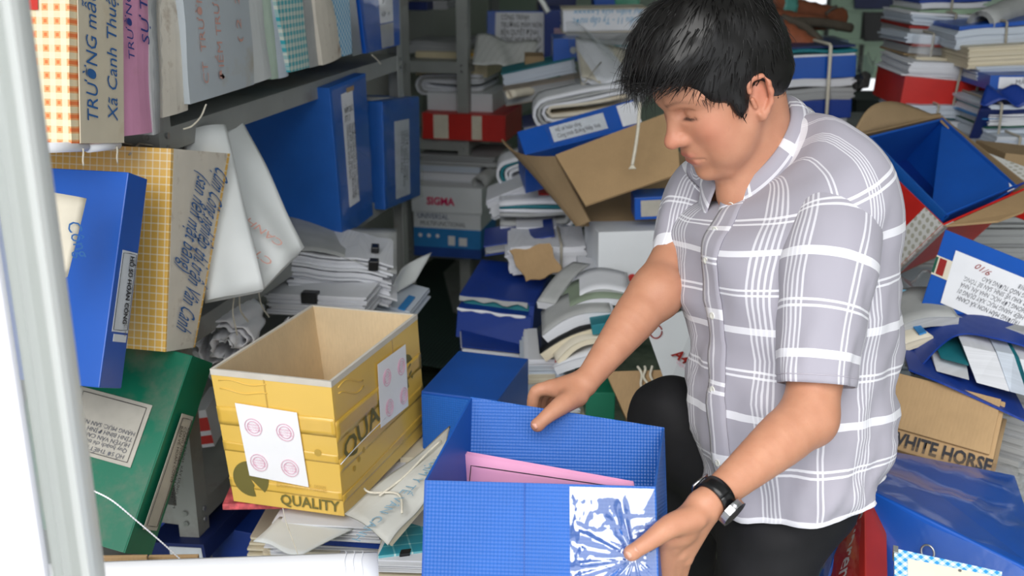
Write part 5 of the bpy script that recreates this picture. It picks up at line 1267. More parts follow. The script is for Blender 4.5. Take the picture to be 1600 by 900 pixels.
# opened blue file with fanned papers
P0 = [D(1428, 585, 2.12), D(1470, 540, 2.16), D(1505, 522, 2.18), D(1560, 530, 2.14), D(1640, 552, 2.1)]
r = thing('open_file', 'opened blue file spilling fanned white and teal papers over the brown carton', 'file', frameM(P0[0], RT, Z3)); Mi = np.array(r.matrix_world.inverted())
cs = np.array(spline(P0, 10))
grid(r, 'upper_cover', 40, 4, lambda u, v: Lq(cs[int(round(u*40))]+np.array([0, .2*v, .02*v])), BLUE_D, .004, False)
lo = np.array(spline([D(1420, 578, 2.1), D(1470, 598, 2.06), D(1530, 625, 2.04), D(1610, 662, 2.0)], 10))
grid(r, 'lower_cover', 30, 4, lambda u, v: Lq(lo[int(round(u*30))]+np.array([0, .24*v, .0])), BLUE_D, .004, False)
def fan(x0_, x1_, y0_, y1_, dd, m, nm, sk):
    A, B, C, E = D(x0_+sk, y0_, dd), D(x1_+sk, y0_+(x1_-x0_)*.27, dd-.03), D(x1_, y1_+(x1_-x0_)*.2, dd+.04), D(x0_, y1_, dd+.06)
    n = nrm(np.cross(B-A, E-A)); hexobj(nm, [Lq(p) for p in (A, B, C, E)]+[Lq(p+n*-.16*0+np.array([0, .2, 0])) for p in (A, B, C, E)], m, r, .001)
fan(1458, 1510, 580, 558, 2.10, PAPER, 'page_block', 5); fan(1468, 1512, 560, 548, 2.13, TEAL, 'teal_folder', 2)
fan(1504, 1556, 598, 540, 2.08, PAPER, 'page_block', 22); fan(1556, 1584, 612, 548, 2.06, PAPER_B, 'page_block', 22); fan(1580, 1592, 620, 555, 2.05, TEAL, 'teal_folder', 22); fan(1590, 1640, 625, 560, 2.04, PAPER, 'page_block', 22)
# WHITE HORSE carton
q = Quad(D(1360, 690, 2.06), D(1546, 746, 1.98), D(1572, 628, 2.04), D(1376, 578, 2.12), .26)
r = thing('brown_carton', 'brown carton lettered WHITE HORSE, right of the man', 'carton', q.M); hexobj('body', q.hexa(), CARD, r, .003); hexobj('front_flap', q.hexa(.0, .96, .26, 1.0, -.03, -.004), CARD, r, .002)
hexobj('side_flap', q.hexa(1.02, 1.06, .2, 1.0, .3, 1.0), CARD_D, r, .002)
qtext(r, q, 'WHITE HORSE', INK, .14, .05, .038, .185, 0, bold=.0012, lift=.002, name='printed_words')
q = Quad(D(1340, 900, 2.06), D(1560, 940, 1.98), D(1546, 748, 1.99), D(1360, 692, 2.07), .26); r = thing('brown_carton', 'lower brown carton under the lettered one, behind the wrapped blue box', 'carton', q.M); hexobj('body', q.hexa(0, 1, 0, .96), CARD_D, r, .003); hexobj('tape', q.hexa(.4, .55, 0, .95, -.01, 0), YTAPE, r, 0); support(q, 'stack of papers under the two brown cartons right of the man', PAPER_Y, 24)
# large blue box wrapped in clear plastic
TL_, TR_, FRr, FLl = D(1372, 700, 2.0), D(1586, 742, 1.95), D(1640, 905, 1.60), D(1352, 762, 1.78)
qt = Quad(FLl, FRr, TR_, TL_, .2)
r = thing('wrapped_box', 'big blue box file wrapped in clear plastic, bottom right corner', 'box file', qt.M); Mi = np.array(r.matrix_world.inverted())
dn_ = np.array([-.03, -.03, -.22])
hexobj('body', [Lq(p+dn_) for p in (FLl, FRr, TR_, TL_)]+[Lq(p) for p in (FLl, FRr, TR_, TL_)], BLUE_SM, r, .004)
nn = np.array([0, -1, 0])
grid(r, 'plastic_wrap', 26, 20, lambda u, v: qt.pt(-.01+1.02*u, -.01+1.03*v)+np.array([0, -.010-.010*mnoise.noise(Vector((u*2.2+v*1.3, v*4.5, .7)))-.005*mnoise.noise(Vector((u*9-v*4, v*7, 3.7))), 0]), film('wrap_film', .16, .22, (1, 1, 1, 1), 14, .35), 0)
fr = [FLl, FRr, FRr+dn_, FLl+dn_]
def onf(u, v): return Lq((FLl*(1-u)+FRr*u)+dn_*(1-v)+nrm(np.cross(FRr-FLl, dn_))*-.0+np.array([-.006, -.008, 0]))
grid(r, 'plastic_wrap', 20, 12, lambda u, v: onf(u, v)+np.array([.003*math.sin(u*15+v*4), .003*math.sin(v*17+u*9), 0]), MATS['wrap_film'], 0)
tube(r, 'finger_ring', [onf(.42+.035*math.cos(a), .8+.05*math.sin(a)) for a in np.linspace(0, 2*math.pi, 20)[:-1]], .0018, STEEL_B, 6, closed=True)
hexobj('paper_label', [onf(.66, .56), onf(.9, .46), onf(.9, .62), onf(.66, .74)]+[onf(.66, .56)+np.array([0, .003, 0]), onf(.9, .46)+np.array([0, .003, 0]), onf(.9, .62)+np.array([0, .003, 0]), onf(.66, .74)+np.array([0, .003, 0])], CARD, r, 0)
# red end with white lettering
q = Quad(D(1284, 905, 1.80), D(1352, 930, 1.68), D(1350, 770, 1.775), D(1330, 790, 1.86), .05)
r = thing('red_bag', 'red bag end with white letters beside the wrapped blue box', 'bag', q.M); hexobj('body', q.hexa(), RED_D, r, .003)
qtext(r, q, 'Supreme', WHITEINK, .40, .80, .085, .15, -80, .1, bold=.0012, lift=.003); hexobj('blue_tape', q.hexa(.0, .22, -.02, .6, -.16, -.05), BLUE_SM, r, .002)
grid(r, 'clear_sleeve', 8, 10, lambda u, v: q.pt(-.06+1.1*u, -.02+1.06*v)+np.array([0, -.012+.004*math.sin(u*9+v*7), 0]), FILM, 0)
P = [D(1398, 942, 1.50), D(1560, 960, 1.46), D(1566, 893, 1.50), D(1397, 856, 1.56)]
q = Quad(*P, .02); r = thing('ring_folder', 'cream folder with a blue diamond border, at the bottom right', 'folder', q.M); hexobj('cover', q.hexa(), DIAMOND2, r, .001); sheetq(r, 'cream_panel', q, .13, 1, -.02, .84, SHEET_Y, .0015)
hexobj('metal_corner', q.hexa(-.01, .04, .9, 1.03, -.15, 1), STEEL_B, r, .0005); disc(r, 'rivet', q, .62, .80, .0022, STEEL_B, False, .003)
q = face(1252, 1296, 906, 884, 2.1, .12); simple('teal_cushion', 'teal bag corner on the floor behind the trouser leg', 'bag', q, TEAL, bev=.012)
q = face(1250, 1300, 884, 856, 2.4, .12); support(q, 'small stack of papers under the cream packet behind the trouser leg', PAPER_Y, 6); simple('cream_roll', 'cream packet on the floor behind the trouser leg', 'packet', q, SHEET_Y, bev=.012)
q = face(1400, 1600, 985, 960, 1.80, .26); support(q, 'stack of papers carrying the wrapped blue box', PAPER_Y, 24)
# ------------------------------------------------------------------ the man
TC = -nrm(np.array([FW[0], FW[1], 0]))
# --- implicit surface: tapered capsules and ellipsoids melted together, turned into one mesh by surface nets
class Field:
    def __init__(s): s.p = []
    def cap(s, a, b, ra, rb, k=.012, neg=False): s.p.append(('c', np.asarray(a, float), np.asarray(b, float), ra, rb, k, neg)); return s
    def chain(s, pts, rad, k=.012):
        P = spline(pts, 3) if len(pts) > 2 else list(pts); Rr = [float(x[0]) for x in spline([np.array([x, 0, 0]) for x in rad], 3)] if len(pts) > 2 else list(rad)
        s.p.append(('p', np.asarray(P, float), None, np.asarray(Rr, float), None, k, False)); return s
    def ell(s, c, r, R=None, k=.012, neg=False): s.p.append(('e', np.asarray(c, float), np.asarray(r, float), np.eye(3) if R is None else R, None, k, neg)); return s
    def one(s, p, P):
        if p[0] == 'c':
            a, b, ra, rb = p[1:5]; ba = b-a; L = max(np.dot(ba, ba), 1e-12); t = np.clip((P-a) @ ba/L, 0, 1)
            return np.linalg.norm(P-a-t[:, None]*ba, axis=1)-(ra+(rb-ra)*t)
        if p[0] == 'p':
            best = None
            for a, b, ra, rb in zip(p[1][:-1], p[1][1:], p[3][:-1], p[3][1:]):
                ba = b-a; L = max(np.dot(ba, ba), 1e-12); t = np.clip((P-a) @ ba/L, 0, 1); x = np.linalg.norm(P-a-t[:, None]*ba, axis=1)-(ra+(rb-ra)*t)
                best = x if best is None else np.minimum(best, x)
            return best
        c, r, R = p[1:4]; q = (P-c) @ R; k0 = np.linalg.norm(q/r, axis=1); k1 = np.linalg.norm(q/(r*r), axis=1)
        return k0*(k0-1)/np.maximum(k1, 1e-9)
    def ev(s, P, idx=None):
        d = np.full(len(P), .5)
        for i in (range(len(s.p)) if idx is None else idx):
            p = s.p[i]; x = s.one(p, P); k = p[5]
            if not p[6]:
                h = np.clip(.5+.5*(d-x)/k, 0, 1); d = d+(x-d)*h-k*h*(1-h)
            else:
                h = np.clip(.5-.5*(d+x)/k, 0, 1); d = d+(-x-d)*h+k*h*(1-h)
        return d
    def mesh(s, lo, hi, h, B=14):
        lo = np.asarray(lo, float); n = np.ceil((np.asarray(hi)-lo)/h/B).astype(int)*B+1
        G = np.full(n, .5, np.float32); rad = h*B*.5*1.7321
        ax = [lo[i]+h*np.arange(n[i]) for i in range(3)]
        for bi in range(0, n[0]-1, B):
            for bj in range(0, n[1]-1, B):
                cs = np.array([[ax[0][bi]+h*B/2, ax[1][bj]+h*B/2, ax[2][bk]+h*B/2] for bk in range(0, n[2]-1, B)])
                D_ = np.array([s.one(p, cs) for p in s.p])     # primitives x blocks
                for q_, bk in enumerate(range(0, n[2]-1, B)):
                    dd = D_[:, q_]; idx = [i for i in range(len(s.p)) if dd[i] < rad*1.25+2.2*s.p[i][5]+.004]
                    if not any(not s.p[i][6] for i in idx): continue
                    X, Y, Z = np.meshgrid(ax[0][bi:bi+B+1], ax[1][bj:bj+B+1], ax[2][bk:bk+B+1], indexing='ij')
                    G[bi:bi+B+1, bj:bj+B+1, bk:bk+B+1] = s.ev(np.c_[X.ravel(), Y.ravel(), Z.ravel()], idx).reshape(X.shape)
        S_ = G < 0
        m = [x-1 for x in n]
        act = np.zeros(m, bool); edges = []
        for a in range(3):
            sl0 = [slice(None)]*3; sl1 = [slice(None)]*3; sl0[a] = slice(0, -1); sl1[a] = slice(1, None)
            e = np.argwhere(S_[tuple(sl0)] != S_[tuple(sl1)]); b, c = [(1, 2), (2, 0), (0, 1)][a]
            e = e[(e[:, b] > 0) & (e[:, c] > 0) & (e[:, b] < n[b]-1) & (e[:, c] < n[c]-1)]
            edges.append((a, b, c, e))
            for ob in (0, 1):
                for oc in (0, 1):
                    w_ = e.copy(); w_[:, b] -= ob; w_[:, c] -= oc; act[w_[:, 0], w_[:, 1], w_[:, 2]] = True
        cells = np.argwhere(act); ids = np.full(m, -1, np.int64); ids[act] = np.arange(len(cells))
        off = np.array([[i, j, k] for i in (0, 1) for j in (0, 1) for k in (0, 1)])
        val = np.stack([G[cells[:, 0]+o[0], cells[:, 1]+o[1], cells[:, 2]+o[2]] for o in off], 1)
        acc = np.zeros((len(cells), 3)); cnt = np.zeros(len(cells))
        for i in range(8):
            for j in range(i+1, 8):
                if np.abs(off[i]-off[j]).sum() != 1: continue
                cr = (val[:, i] < 0) != (val[:, j] < 0); t = val[cr, i]/(val[cr, i]-val[cr, j])
                acc[cr] += off[i]+t[:, None]*(off[j]-off[i]); cnt[cr] += 1
        V = lo+h*(cells+acc/np.maximum(cnt, 1)[:, None]); F = []
        for a, b, c, e in edges:
            def cid(ob, oc):
                w_ = e.copy(); w_[:, b] -= ob; w_[:, c] -= oc; return ids[w_[:, 0], w_[:, 1], w_[:, 2]]
            q = np.stack([cid(1, 1), cid(0, 1), cid(0, 0), cid(1, 0)], 1)
            ins = S_[e[:, 0], e[:, 1], e[:, 2]]
            q[~ins] = q[~ins][:, ::-1]; F.append(q)
        return V, np.vstack(F)
def npmesh(name, V, F, mat, parent, smooth=True):
    me = bpy.data.meshes.new(name); me.vertices.add(len(V)); me.vertices.foreach_set('co', V.astype(np.float32).ravel())
    k = F.shape[1]; me.loops.add(F.size); me.loops.foreach_set('vertex_index', F.astype(np.int32).ravel())
    me.polygons.add(len(F)); me.polygons.foreach_set('loop_start', np.arange(0, F.size, k, dtype=np.int32)); me.polygons.foreach_set('loop_total', np.full(len(F), k, np.int32))
    me.polygons.foreach_set('use_smooth', np.full(len(F), smooth)); me.update(); me.validate()
    me.materials.append(mat); o = bpy.data.objects.new(name, me); COL.objects.link(o); o.parent = parent
    return o

foot = PL(1215, 900, 2, 0)
man = thing('person', 'man in a white-checked grey short-sleeved shirt and black trousers bending over the blue box', 'person', None)

# --- head frame
HC, HS = D(1132, 134, 1.60), .985
hy, hp = math.radians(67), math.radians(30)
Fh0 = -RT*math.sin(hy)+TC*math.cos(hy); Lh = RT*math.cos(hy)+TC*math.sin(hy)
Fh = Fh0*math.cos(hp)-Z3*math.sin(hp); Uh = Z3*math.cos(hp)+Fh0*math.sin(hp)
RH = np.stack([Fh, Lh, Uh], 1)
def H(x, y, z): return HC+HS*(Fh*x+Lh*y+Uh*z)
def tiltR(ax, deg):
    a = math.radians(deg); c, s_ = math.cos(a), math.sin(a)
    r_ = {0: [[1, 0, 0], [0, c, -s_], [0, s_, c]], 1: [[c, 0, s_], [0, 1, 0], [-s_, 0, c]], 2: [[c, -s_, 0], [s_, c, 0], [0, 0, 1]]}[ax]
    return RH @ np.array(r_)
B_ = Field()
def he(x, y, z, r, R=None, k=.015, neg=False): B_.ell(H(x, y, z), np.array(r)*HS, RH if R is None else R, k*HS, neg)
def hc(a, b, ra, rb, k=.01, neg=False): B_.cap(H(*a), H(*b), ra*HS, rb*HS, k*HS, neg)
# skull, face mass, jaw
he(-.006, 0, .052, (.096, .075, .088)); he(.046, 0, .022, (.052, .064, .072), k=.03); he(.048, 0, -.045, (.050, .052, .062), k=.03)
for s_ in (1, -1):
    hc((.002, .056*s_, -.030), (.060, .026*s_, -.098), .020, .018, .03)          # jaw
    he(.058, .042*s_, -.020, (.028, .024, .026), k=.02)                         # cheek
    he(.046, .040*s_, -.060, (.034, .026, .032), k=.022)                         # lower cheek
    hc((.091, .012*s_, .037), (.070, .050*s_, .034), .0105, .010, .014)         # brow
he(.077, 0, -.098, (.021, .021, .017), k=.016)                                  # chin
he(.084, 0, -.058, (.017, .025, .027), k=.014)                                  # muzzle
hc((.088, 0, .022), (.109, 0, -.020), .0085, .0105, .010); he(.110, 0, -.025, (.0155, .0140, .0125), k=.007)
for s_ in (1, -1):
    he(.099, .0125*s_, -.028, (.0125, .0095, .0095), k=.006)                    # wing of the nose
    he(.094, .031*s_, .013, (.013, .017, .010), k=.010, neg=True)               # eye socket
    he(.0735, .032*s_, .011, (.0145, .0165, .0135), k=.005)                     # lid over the eyeball
    hc((.0872, .019*s_, .0035), (.0825, .044*s_, .0045), .0014, .0014, .002, True)   # lid slit
    hc((.089, .019*s_, .0195), (.083, .045*s_, .0205), .0016, .0014, .003, True)   # crease above the lid
    he(.112, .0058*s_, -.0365, (.0040, .0032, .0026), k=.003, neg=True)         # nostril
hc((.0985, -.010, -.0560), (.0985, .010, -.0560), .0052, .0052, .005); hc((.088, .024, -.0615), (.0985, .008, -.0565), .0034, .0050, .005); hc((.088, -.024, -.0615), (.0985, -.008, -.0565), .0034, .0050, .005)
hc((.0950, -.012, -.0695), (.0950, .012, -.0695), .0060, .0060, .005)
hc((.1045, -.012, -.0628), (.1045, .012, -.0628), .0018, .0018, .003, True); hc((.1035, .012, -.0628), (.091, .027, -.0655), .0018, .0014, .003, True); hc((.1035, -.012, -.0628), (.091, -.027, -.0655), .0018, .0014, .003, True)
# ears
for s_ in (1, -1):
    ER = tiltR(1, -12); c_ = lambda x, z, o=0: (x, (.0745+o)*s_, z)
    EX, EZ = .004, -.010
    he(-.012+EX, .070*s_, -.004+EZ, (.014, .008, .026), ER, .006)
    rim_ = [(a*.88, b*.88) for a, b in ((.004, .018), (.002, .030), (-.010, .036), (-.022, .031), (-.028, .016), (-.027, .000), (-.021, -.016), (-.010, -.028), (-.002, -.034), (.003, -.026))]
    for (a, b), (c, d) in zip(rim_[:-1], rim_[1:]):
        hc((a+EX, (.078+.35*max(0, -a-.004))*s_, b+EZ), (c+EX, (.078+.35*max(0, -c-.004))*s_, d+EZ), .0042, .0042, .004)
    he(-.003+EX, .074*s_, -.029+EZ, (.0085, .0062, .009), ER, .004)                   # lobe
    he(-.010+EX, .084*s_, -.002+EZ, (.0085, .0075, .013), ER, .005, True); he(-.018+EX, .0845*s_, .017+EZ, (.005, .005, .009), ER, .004, True)   # hollow
    hc((.004+EX, .077*s_, .003+EZ), (.004+EX, .077*s_, -.010+EZ), .0036, .0034, .003)         # small flap before the hollow
# --- neck and trunk (the trunk stays under the shirt)
NB = D(1188, 268, 1.665)
B_.chain([H(-.03, 0, -.005), H(-.022, 0, -.07), NB], [.060*HS, .054, .055], .025)
B_.cap(H(-.004, 0, -.062), D(1160, 300, 1.655), .040, .040, .014)
th = math.radians(60)
F0 = -RT*math.sin(th)+TC*math.cos(th); L0 = RT*math.cos(th)+TC*math.sin(th)
TRK = D(1225, 420, 1.66); HIP = D(1245, 760, 1.67)
RB = np.stack([F0, L0, Z3], 1)
B_.ell(D(1225, 450, 1.66), (.085, .125, .16), RB, .03); B_.ell(D(1240, 640, 1.66), (.085, .12, .15), RB, .03)
SL, SR = D(1300, 360, 1.54), D(1100, 315, 1.79)
B_.cap(D(1200, 345, 1.66), SL, .04, .042, .03); B_.cap(D(1195, 340, 1.67), SR, .04, .040, .03)
# --- arms
EL, WL = D(1262, 652, 1.465), D(1106, 785, 1.375)
def lerp(a, b, t): return a*(1-t)+b*t
B_.chain([SL, D(1288, 470, 1.505), D(1274, 590, 1.483), EL+RT*.002], [.042, .042, .038, .034], .02)
B_.chain([EL, lerp(EL, WL, .22), lerp(EL, WL, .5), lerp(EL, WL, .8), WL], [.035, .0365, .0305, .0235, .0205], .02)
B_.ell(EL+RT*.012-Z3*.004, (.022, .022, .03), None, .02)
ER_, WR = D(1024, 455, 1.70), D(914, 599, 1.605)
B_.chain([SR, D(1070, 365, 1.770), D(1048, 412, 1.735), ER_], [.036, .036, .036, .036], .02)
B_.chain([ER_, lerp(ER_, WR, .25), lerp(ER_, WR, .55), lerp(ER_, WR, .85), WR], [.036, .0365, .029, .0215, .0190], .02)
B_.ell(D(1034, 458, 1.69), (.032, .032, .036), None, .02)
# --- left hand (near): thumb on the front panel, fingers along the right panel
K = .0045
mcpL = [D(1042, 838, 1.372), D(1052, 852, 1.385), D(1061, 864, 1.398), D(1071, 872, 1.41)]
for i, m in enumerate(mcpL):
    B_.cap(lerp(WL, m, .12)+RT*.004*(i-1.5), m, .0165-.001*i, .0115-.0006*i, .010)
fl_ = [[(1036, 880, 1.40), (1034, 915, 1.425), (1032, 940, 1.445)], [(1044, 900, 1.415), (1041, 938, 1.44), (1038, 965, 1.46)], [(1053, 908, 1.43), (1049, 944, 1.455), (1045, 968, 1.475)], [(1063, 908, 1.44), (1058, 936, 1.46), (1054, 954, 1.475)]]
for i, f in enumerate(fl_):
    B_.chain([mcpL[i]]+[D(*p) for p in f], [.0108-.0006*i, .0096-.0006*i, .0086-.0005*i, .0074-.0004*i], K)
TLb = [D(1086, 808, 1.362), D(1048, 822, 1.347), D(1014, 846, 1.334), D(987, 864, 1.328)]
B_.chain(TLb, [.0165, .0150, .0112, .0092], .007); B_.ell(TLb[3], (.0095, .0075, .0095), None, .004)
B_.ell(D(1060, 828, 1.372), (.022, .016, .02), None, .014)
# --- right hand (far): thumb inside the back panel, fingers over it
mcpR = [D(862, 606, 1.612), D(868, 604, 1.632), D(876, 606, 1.650), D(886, 612, 1.665)]
for i, m in enumerate(mcpR):
    B_.cap(lerp(WR, m, .1), m, .0165-.001*i, .0122-.0006*i, .010)
fr_ = [[(838, 612, 1.616), (832, 636, 1.624), (834, 654, 1.628)], [(842, 612, 1.638), (836, 640, 1.645), (838, 660, 1.648)], [(850, 616, 1.655), (845, 642, 1.66), (846, 660, 1.663)], [(864, 622, 1.67), (860, 644, 1.673), (860, 658, 1.675)]]
for i, f in enumerate(fr_):
    B_.chain([mcpR[i]]+[D(*p) for p in f], [.0112-.0005*i, .0100-.0006*i, .0088-.0005*i, .0076-.0004*i], K)
TRb = [D(902, 618, 1.592), D(882, 630, 1.570), D(858, 648, 1.552), D(840, 664, 1.545)]
B_.chain(TRb, [.0165, .0150, .0112, .0092], .007); B_.ell(TRb[3], (.0095, .0075, .0095), None, .004)
B_.ell(D(890, 612, 1.60), (.022, .018, .018), None, .014)
allp = np.vstack([p[1] for p in B_.p]+[p[2] for p in B_.p if p[0] == 'c'])
V, Fq = B_.mesh(allp.min(0)-.13, allp.max(0)+.13, .0023)
def skin():
    t = NT('skin'); v, x, y, z = t.coords()
    at = t.n('ShaderNodeAttribute'); at.attribute_name = 'tint'
    c = t.mix(t.ramp(t.noise(v, 35, 4, .6), .3, .7), S(186, 130, 102), S(198, 143, 114))
    c = t.mix(t.math('MULTIPLY', t.ramp(t.noise(v, 140, 3), .52, .75), .22), c, S(172, 108, 82))
    sp = t.n('ShaderNodeSeparateColor'); t.l(at.outputs['Color'], sp.inputs[0])
    c = t.mix(sp.outputs[0], c, S(168, 92, 82)); c = t.mix(sp.outputs[1], c, S(198, 116, 94)); c = t.mix(sp.outputs[2], c, S(56, 40, 36))
    t.col(c); t.rough(.5); t.b.inputs['Subsurface Weight'].default_value = .12; t.b.inputs['Subsurface Radius'].default_value = (.01, .004, .002)
    t.b.inputs['Subsurface Scale'].default_value = .6
    t.bump(t.noise(v, 420, 3), .10, .001)
    return t.m
SKIN = skin()
body = npmesh('body', V, Fq, SKIN, man)
Lh_ = ((V-HC) @ RH)/HS
def blob(c, r): return np.exp(-(((Lh_-np.array(c))/np.array(r))**2).sum(1))
lips = np.clip(1.5*np.maximum(blob((.106, 0, -.056), (.012, .020, .0055)), blob((.104, 0, -.0695), (.012, .018, .006))), 0, 1)*.75
warm = np.clip(blob((.07, .045, -.02), (.03, .03, .03))+blob((.07, -.045, -.02), (.03, .03, .03))+blob((.115, 0, -.025), (.018, .018, .018))+blob((-.01, .08, 0), (.03, .02, .04)), 0, 1)*.5
lash = np.clip(2*(blob((.087, .031, .0035), (.006, .013, .0016))+blob((.087, -.031, .0035), (.006, .013, .0016))), 0, 1)*.9
brow = np.zeros(len(V))
for s_ in (1, -1):
    for u in np.linspace(0, 1, 9): brow = np.maximum(brow, blob((.098-.024*u**1.5, (.014+.036*u)*s_, .0335+.006*math.sin(u*2.6)-.003*u), (.012, .0045, .0026))*(.85-.3*u))
lash = np.clip(lash+brow, 0, .92)
colr = np.stack([lips, warm, lash, np.ones(len(V))], 1).astype(np.float32)
ca = body.data.color_attributes.new('tint', 'FLOAT_COLOR', 'POINT'); ca.data.foreach_set('color', colr.ravel())
# nails
def nail(name, tip, prev, r_, up):
    ax_ = nrm(tip-prev); up = nrm(up-ax_*np.dot(up, ax_)); sd = np.cross(up, ax_); c = tip+up*r_*1.0+ax_*r_*.05
    grid(body, name, 6, 6, lambda u, v: c+ax_*(v-.5)*r_*1.5+sd*(u-.5)*r_*1.35*(1-.25*max(0, v-.6)/.4)-up*r_*.30*((u-.5)*2)**2-up*r_*.25*v*v, plain('nail', S(214, 160, 140), .42, .03) if 'nail' not in MATS else MATS['nail'], .0012)
nail('thumb_nail', TLb[3], TLb[2], .0095, -FW+UP*.35-RT*.3); nail('thumb_nail', TRb[3], TRb[2], .0095, -FW*.9+UP*.2-RT*.35)

# --- hair
def hairmat():
    t = NT('black_hair'); t.col(S(16, 14, 14)); t.rough(.38); t.b.inputs['Specular IOR Level'].default_value = .45
    return t.m
HAIR = hairmat()
HF = Field()
def hh(x, y, z, r, R=None, k=.02, neg=False): HF.ell(H(x, y, z), np.array(r)*HS, RH if R is None else R, k*HS, neg)
hh(-.008, 0, .060, (.108, .088, .100)); hh(.030, 0, .104, (.075, .072, .054), k=.03); hh(.085, 0, .090, (.034, .060, .028), k=.03); hh(-.045, 0, .005, (.062, .070, .072), k=.03)
hh(.103, 0, -.004, (.062, .080, .078), k=.012, neg=True)            # face
hh(.075, .075, -.052, (.062, .05, .062), k=.012, neg=True); hh(.075, -.075, -.052, (.062, .05, .062), k=.012, neg=True)
hh(-.008, .095, -.022, (.026, .04, .038), k=.008, neg=True); hh(-.008, -.095, -.022, (.026, .04, .038), k=.008, neg=True)   # ears
hh(-.02, 0, -.100, (.12, .11, .062), k=.012, neg=True)
for s_ in (1, -1): hh(.022, .070*s_, .010, (.016, .010, .034), tiltR(1, -14), k=.010); hh(.034, .067*s_, .034, (.026, .012, .024), k=.012)             # nape line
HV, HFq = HF.mesh(H(0, 0, .06)-.2, H(0, 0, .06)+.2, .004)
LV = ((HV-HC) @ RH)/HS
cl = np.array([mnoise.noise(Vector((p[0]*26, p[1]*26, p[2]*26))) for p in LV]); HV = HV+((HV-H(0, 0, .05))/np.linalg.norm(HV-H(0, 0, .05), axis=1)[:, None])*cl[:, None]*.006
cap_ = npmesh('hair', HV, HFq, HAIR, man)
# strands combed forward from the crown
rr = np.random.default_rng(5)
nv = len(HV); me = cap_.data; nr = np.empty(nv*3, np.float32); me.vertices.foreach_get('normal', nr); nr = nr.reshape(-1, 3).astype(float)
out_ok = ((HV-H(0, 0, .05))*nr).sum(1) > 0
cand = np.where(out_ok)[0]; pick = rr.choice(cand, 5200, replace=True)
crown = H(-.075, 0, .125); SV = []; SF = []
for i in pick:
    p = HV[i]+rr.normal(0, .002, 3); n = nr[i]; l_ = LV[i]
    dirv = p-crown; dirv = dirv-n*np.dot(dirv, n); dirv = nrm(dirv+1e-6)
    fwd = Fh*.8-Uh*.25; fwd = fwd-n*np.dot(fwd, n); front = np.clip((l_[0]+.02)/.09, 0, 1)*np.clip((l_[2]-.03)/.05, 0, 1)
    down = -Uh-n*np.dot(-Uh, n)
    dd = nrm(dirv*.6+fwd*.9*front+down*.5*(1-front)+rr.normal(0, .16, 3)); ln = rr.uniform(.016, .028)*(1+.9*front)*(.6 if l_[2] < .03 else 1); wd = rr.uniform(.0006, .0013)
    lift = rr.uniform(.03, .16)
    if rr.random() < .04: lift += .25
    side = nrm(np.cross(dd, n)); b0 = len(SV); ns_ = 5
    for k in range(ns_):
        t_ = k/(ns_-1); c = p-n*.003+dd*ln*t_+n*(lift*ln*t_*1.6-.55*ln*t_*t_*(.3+lift))+(-Z3)*ln*.25*t_*t_*front
        ww = wd*(1-.85*t_); SV += [c-side*ww, c+side*ww, c+n*ww*.9]
    for k in range(ns_-1):
        a = b0+3*k
        SF += [(a, a+1, a+4, a+3), (a+1, a+2, a+5, a+4), (a+2, a, a+3, a+5)]
npmesh('hair_strands', np.array(SV), np.array(SF), HAIR, cap_)['kind'] = 'stuff'
# eyebrows
BV = []; BF = []
for s_ in (1, -1):
    for k in range(140):
        u = rr.random(); base = H(.099-.022*u**1.6, (.014+.036*u)*s_, .0335+.006*math.sin(u*2.6)-.003*u+rr.normal(0, .0018))+nrm(Fh*(1-.5*u)+Lh*s_*.6*u)*.003
        dd = nrm(Lh*s_*1.0-Fh*.4+Uh*.35*rr.normal(.2, .5)); sd = Uh*.00045; b0 = len(BV)
        BV += [base-sd, base+sd, base+dd*.008]; BF.append((b0, b0+1, b0+2))
npmesh('eyebrows', np.array(BV), np.array(BF), HAIR, man, False)['kind'] = 'stuff'

# --- shirt
def shirtmat():
    t = NT('checked_shirt_cloth')
    uv = t.n('ShaderNodeUVMap'); sp = t.n('ShaderNodeSeparateXYZ'); t.l(uv.outputs[0], sp.inputs[0]); u, v = sp.outputs[0], sp.outputs[1]
    PU, PV = .165, .130
    lines = [t.stripe(u, PU, .030, .0034), t.stripe(u, PU, .0380, .0034)]
    for k in range(5): lines.append(t.stripe(u, PU, .104+.0078*k, .0034))
    hor = [t.stripe(v, PV, .0, .0115), t.stripe(v, PV, .060, .0034), t.stripe(v, PV, .068, .0034)]
    def tot(ls):
        a = ls[0]
        for x in ls[1:]: a = t.math('MAXIMUM', a, x)
        return a
    a, b = tot(lines), tot(hor)
    s_ = t.math('MAXIMUM', t.math('MULTIPLY', a, .62), t.math('MULTIPLY', b, .8)); s_ = t.math('MAXIMUM', s_, t.math('MULTIPLY', a, b))
    t.col(t.mix(s_, S(164, 161, 172), S(234, 234, 240))); t.rough(.8); t.b.inputs['Specular IOR Level'].default_value = .2
    t.b.inputs['Sheen Weight'].default_value = .1
    v2, x, y, z = t.coords(); w_ = t.n('ShaderNodeTexNoise'); t.l(v2, w_.inputs['Vector']); w_.inputs['Scale'].default_value = 38; w_.inputs['Detail'].default_value = 3
    t.bump(w_.outputs[0], .12, .004)
    return t.m
SHIRT = shirtmat()
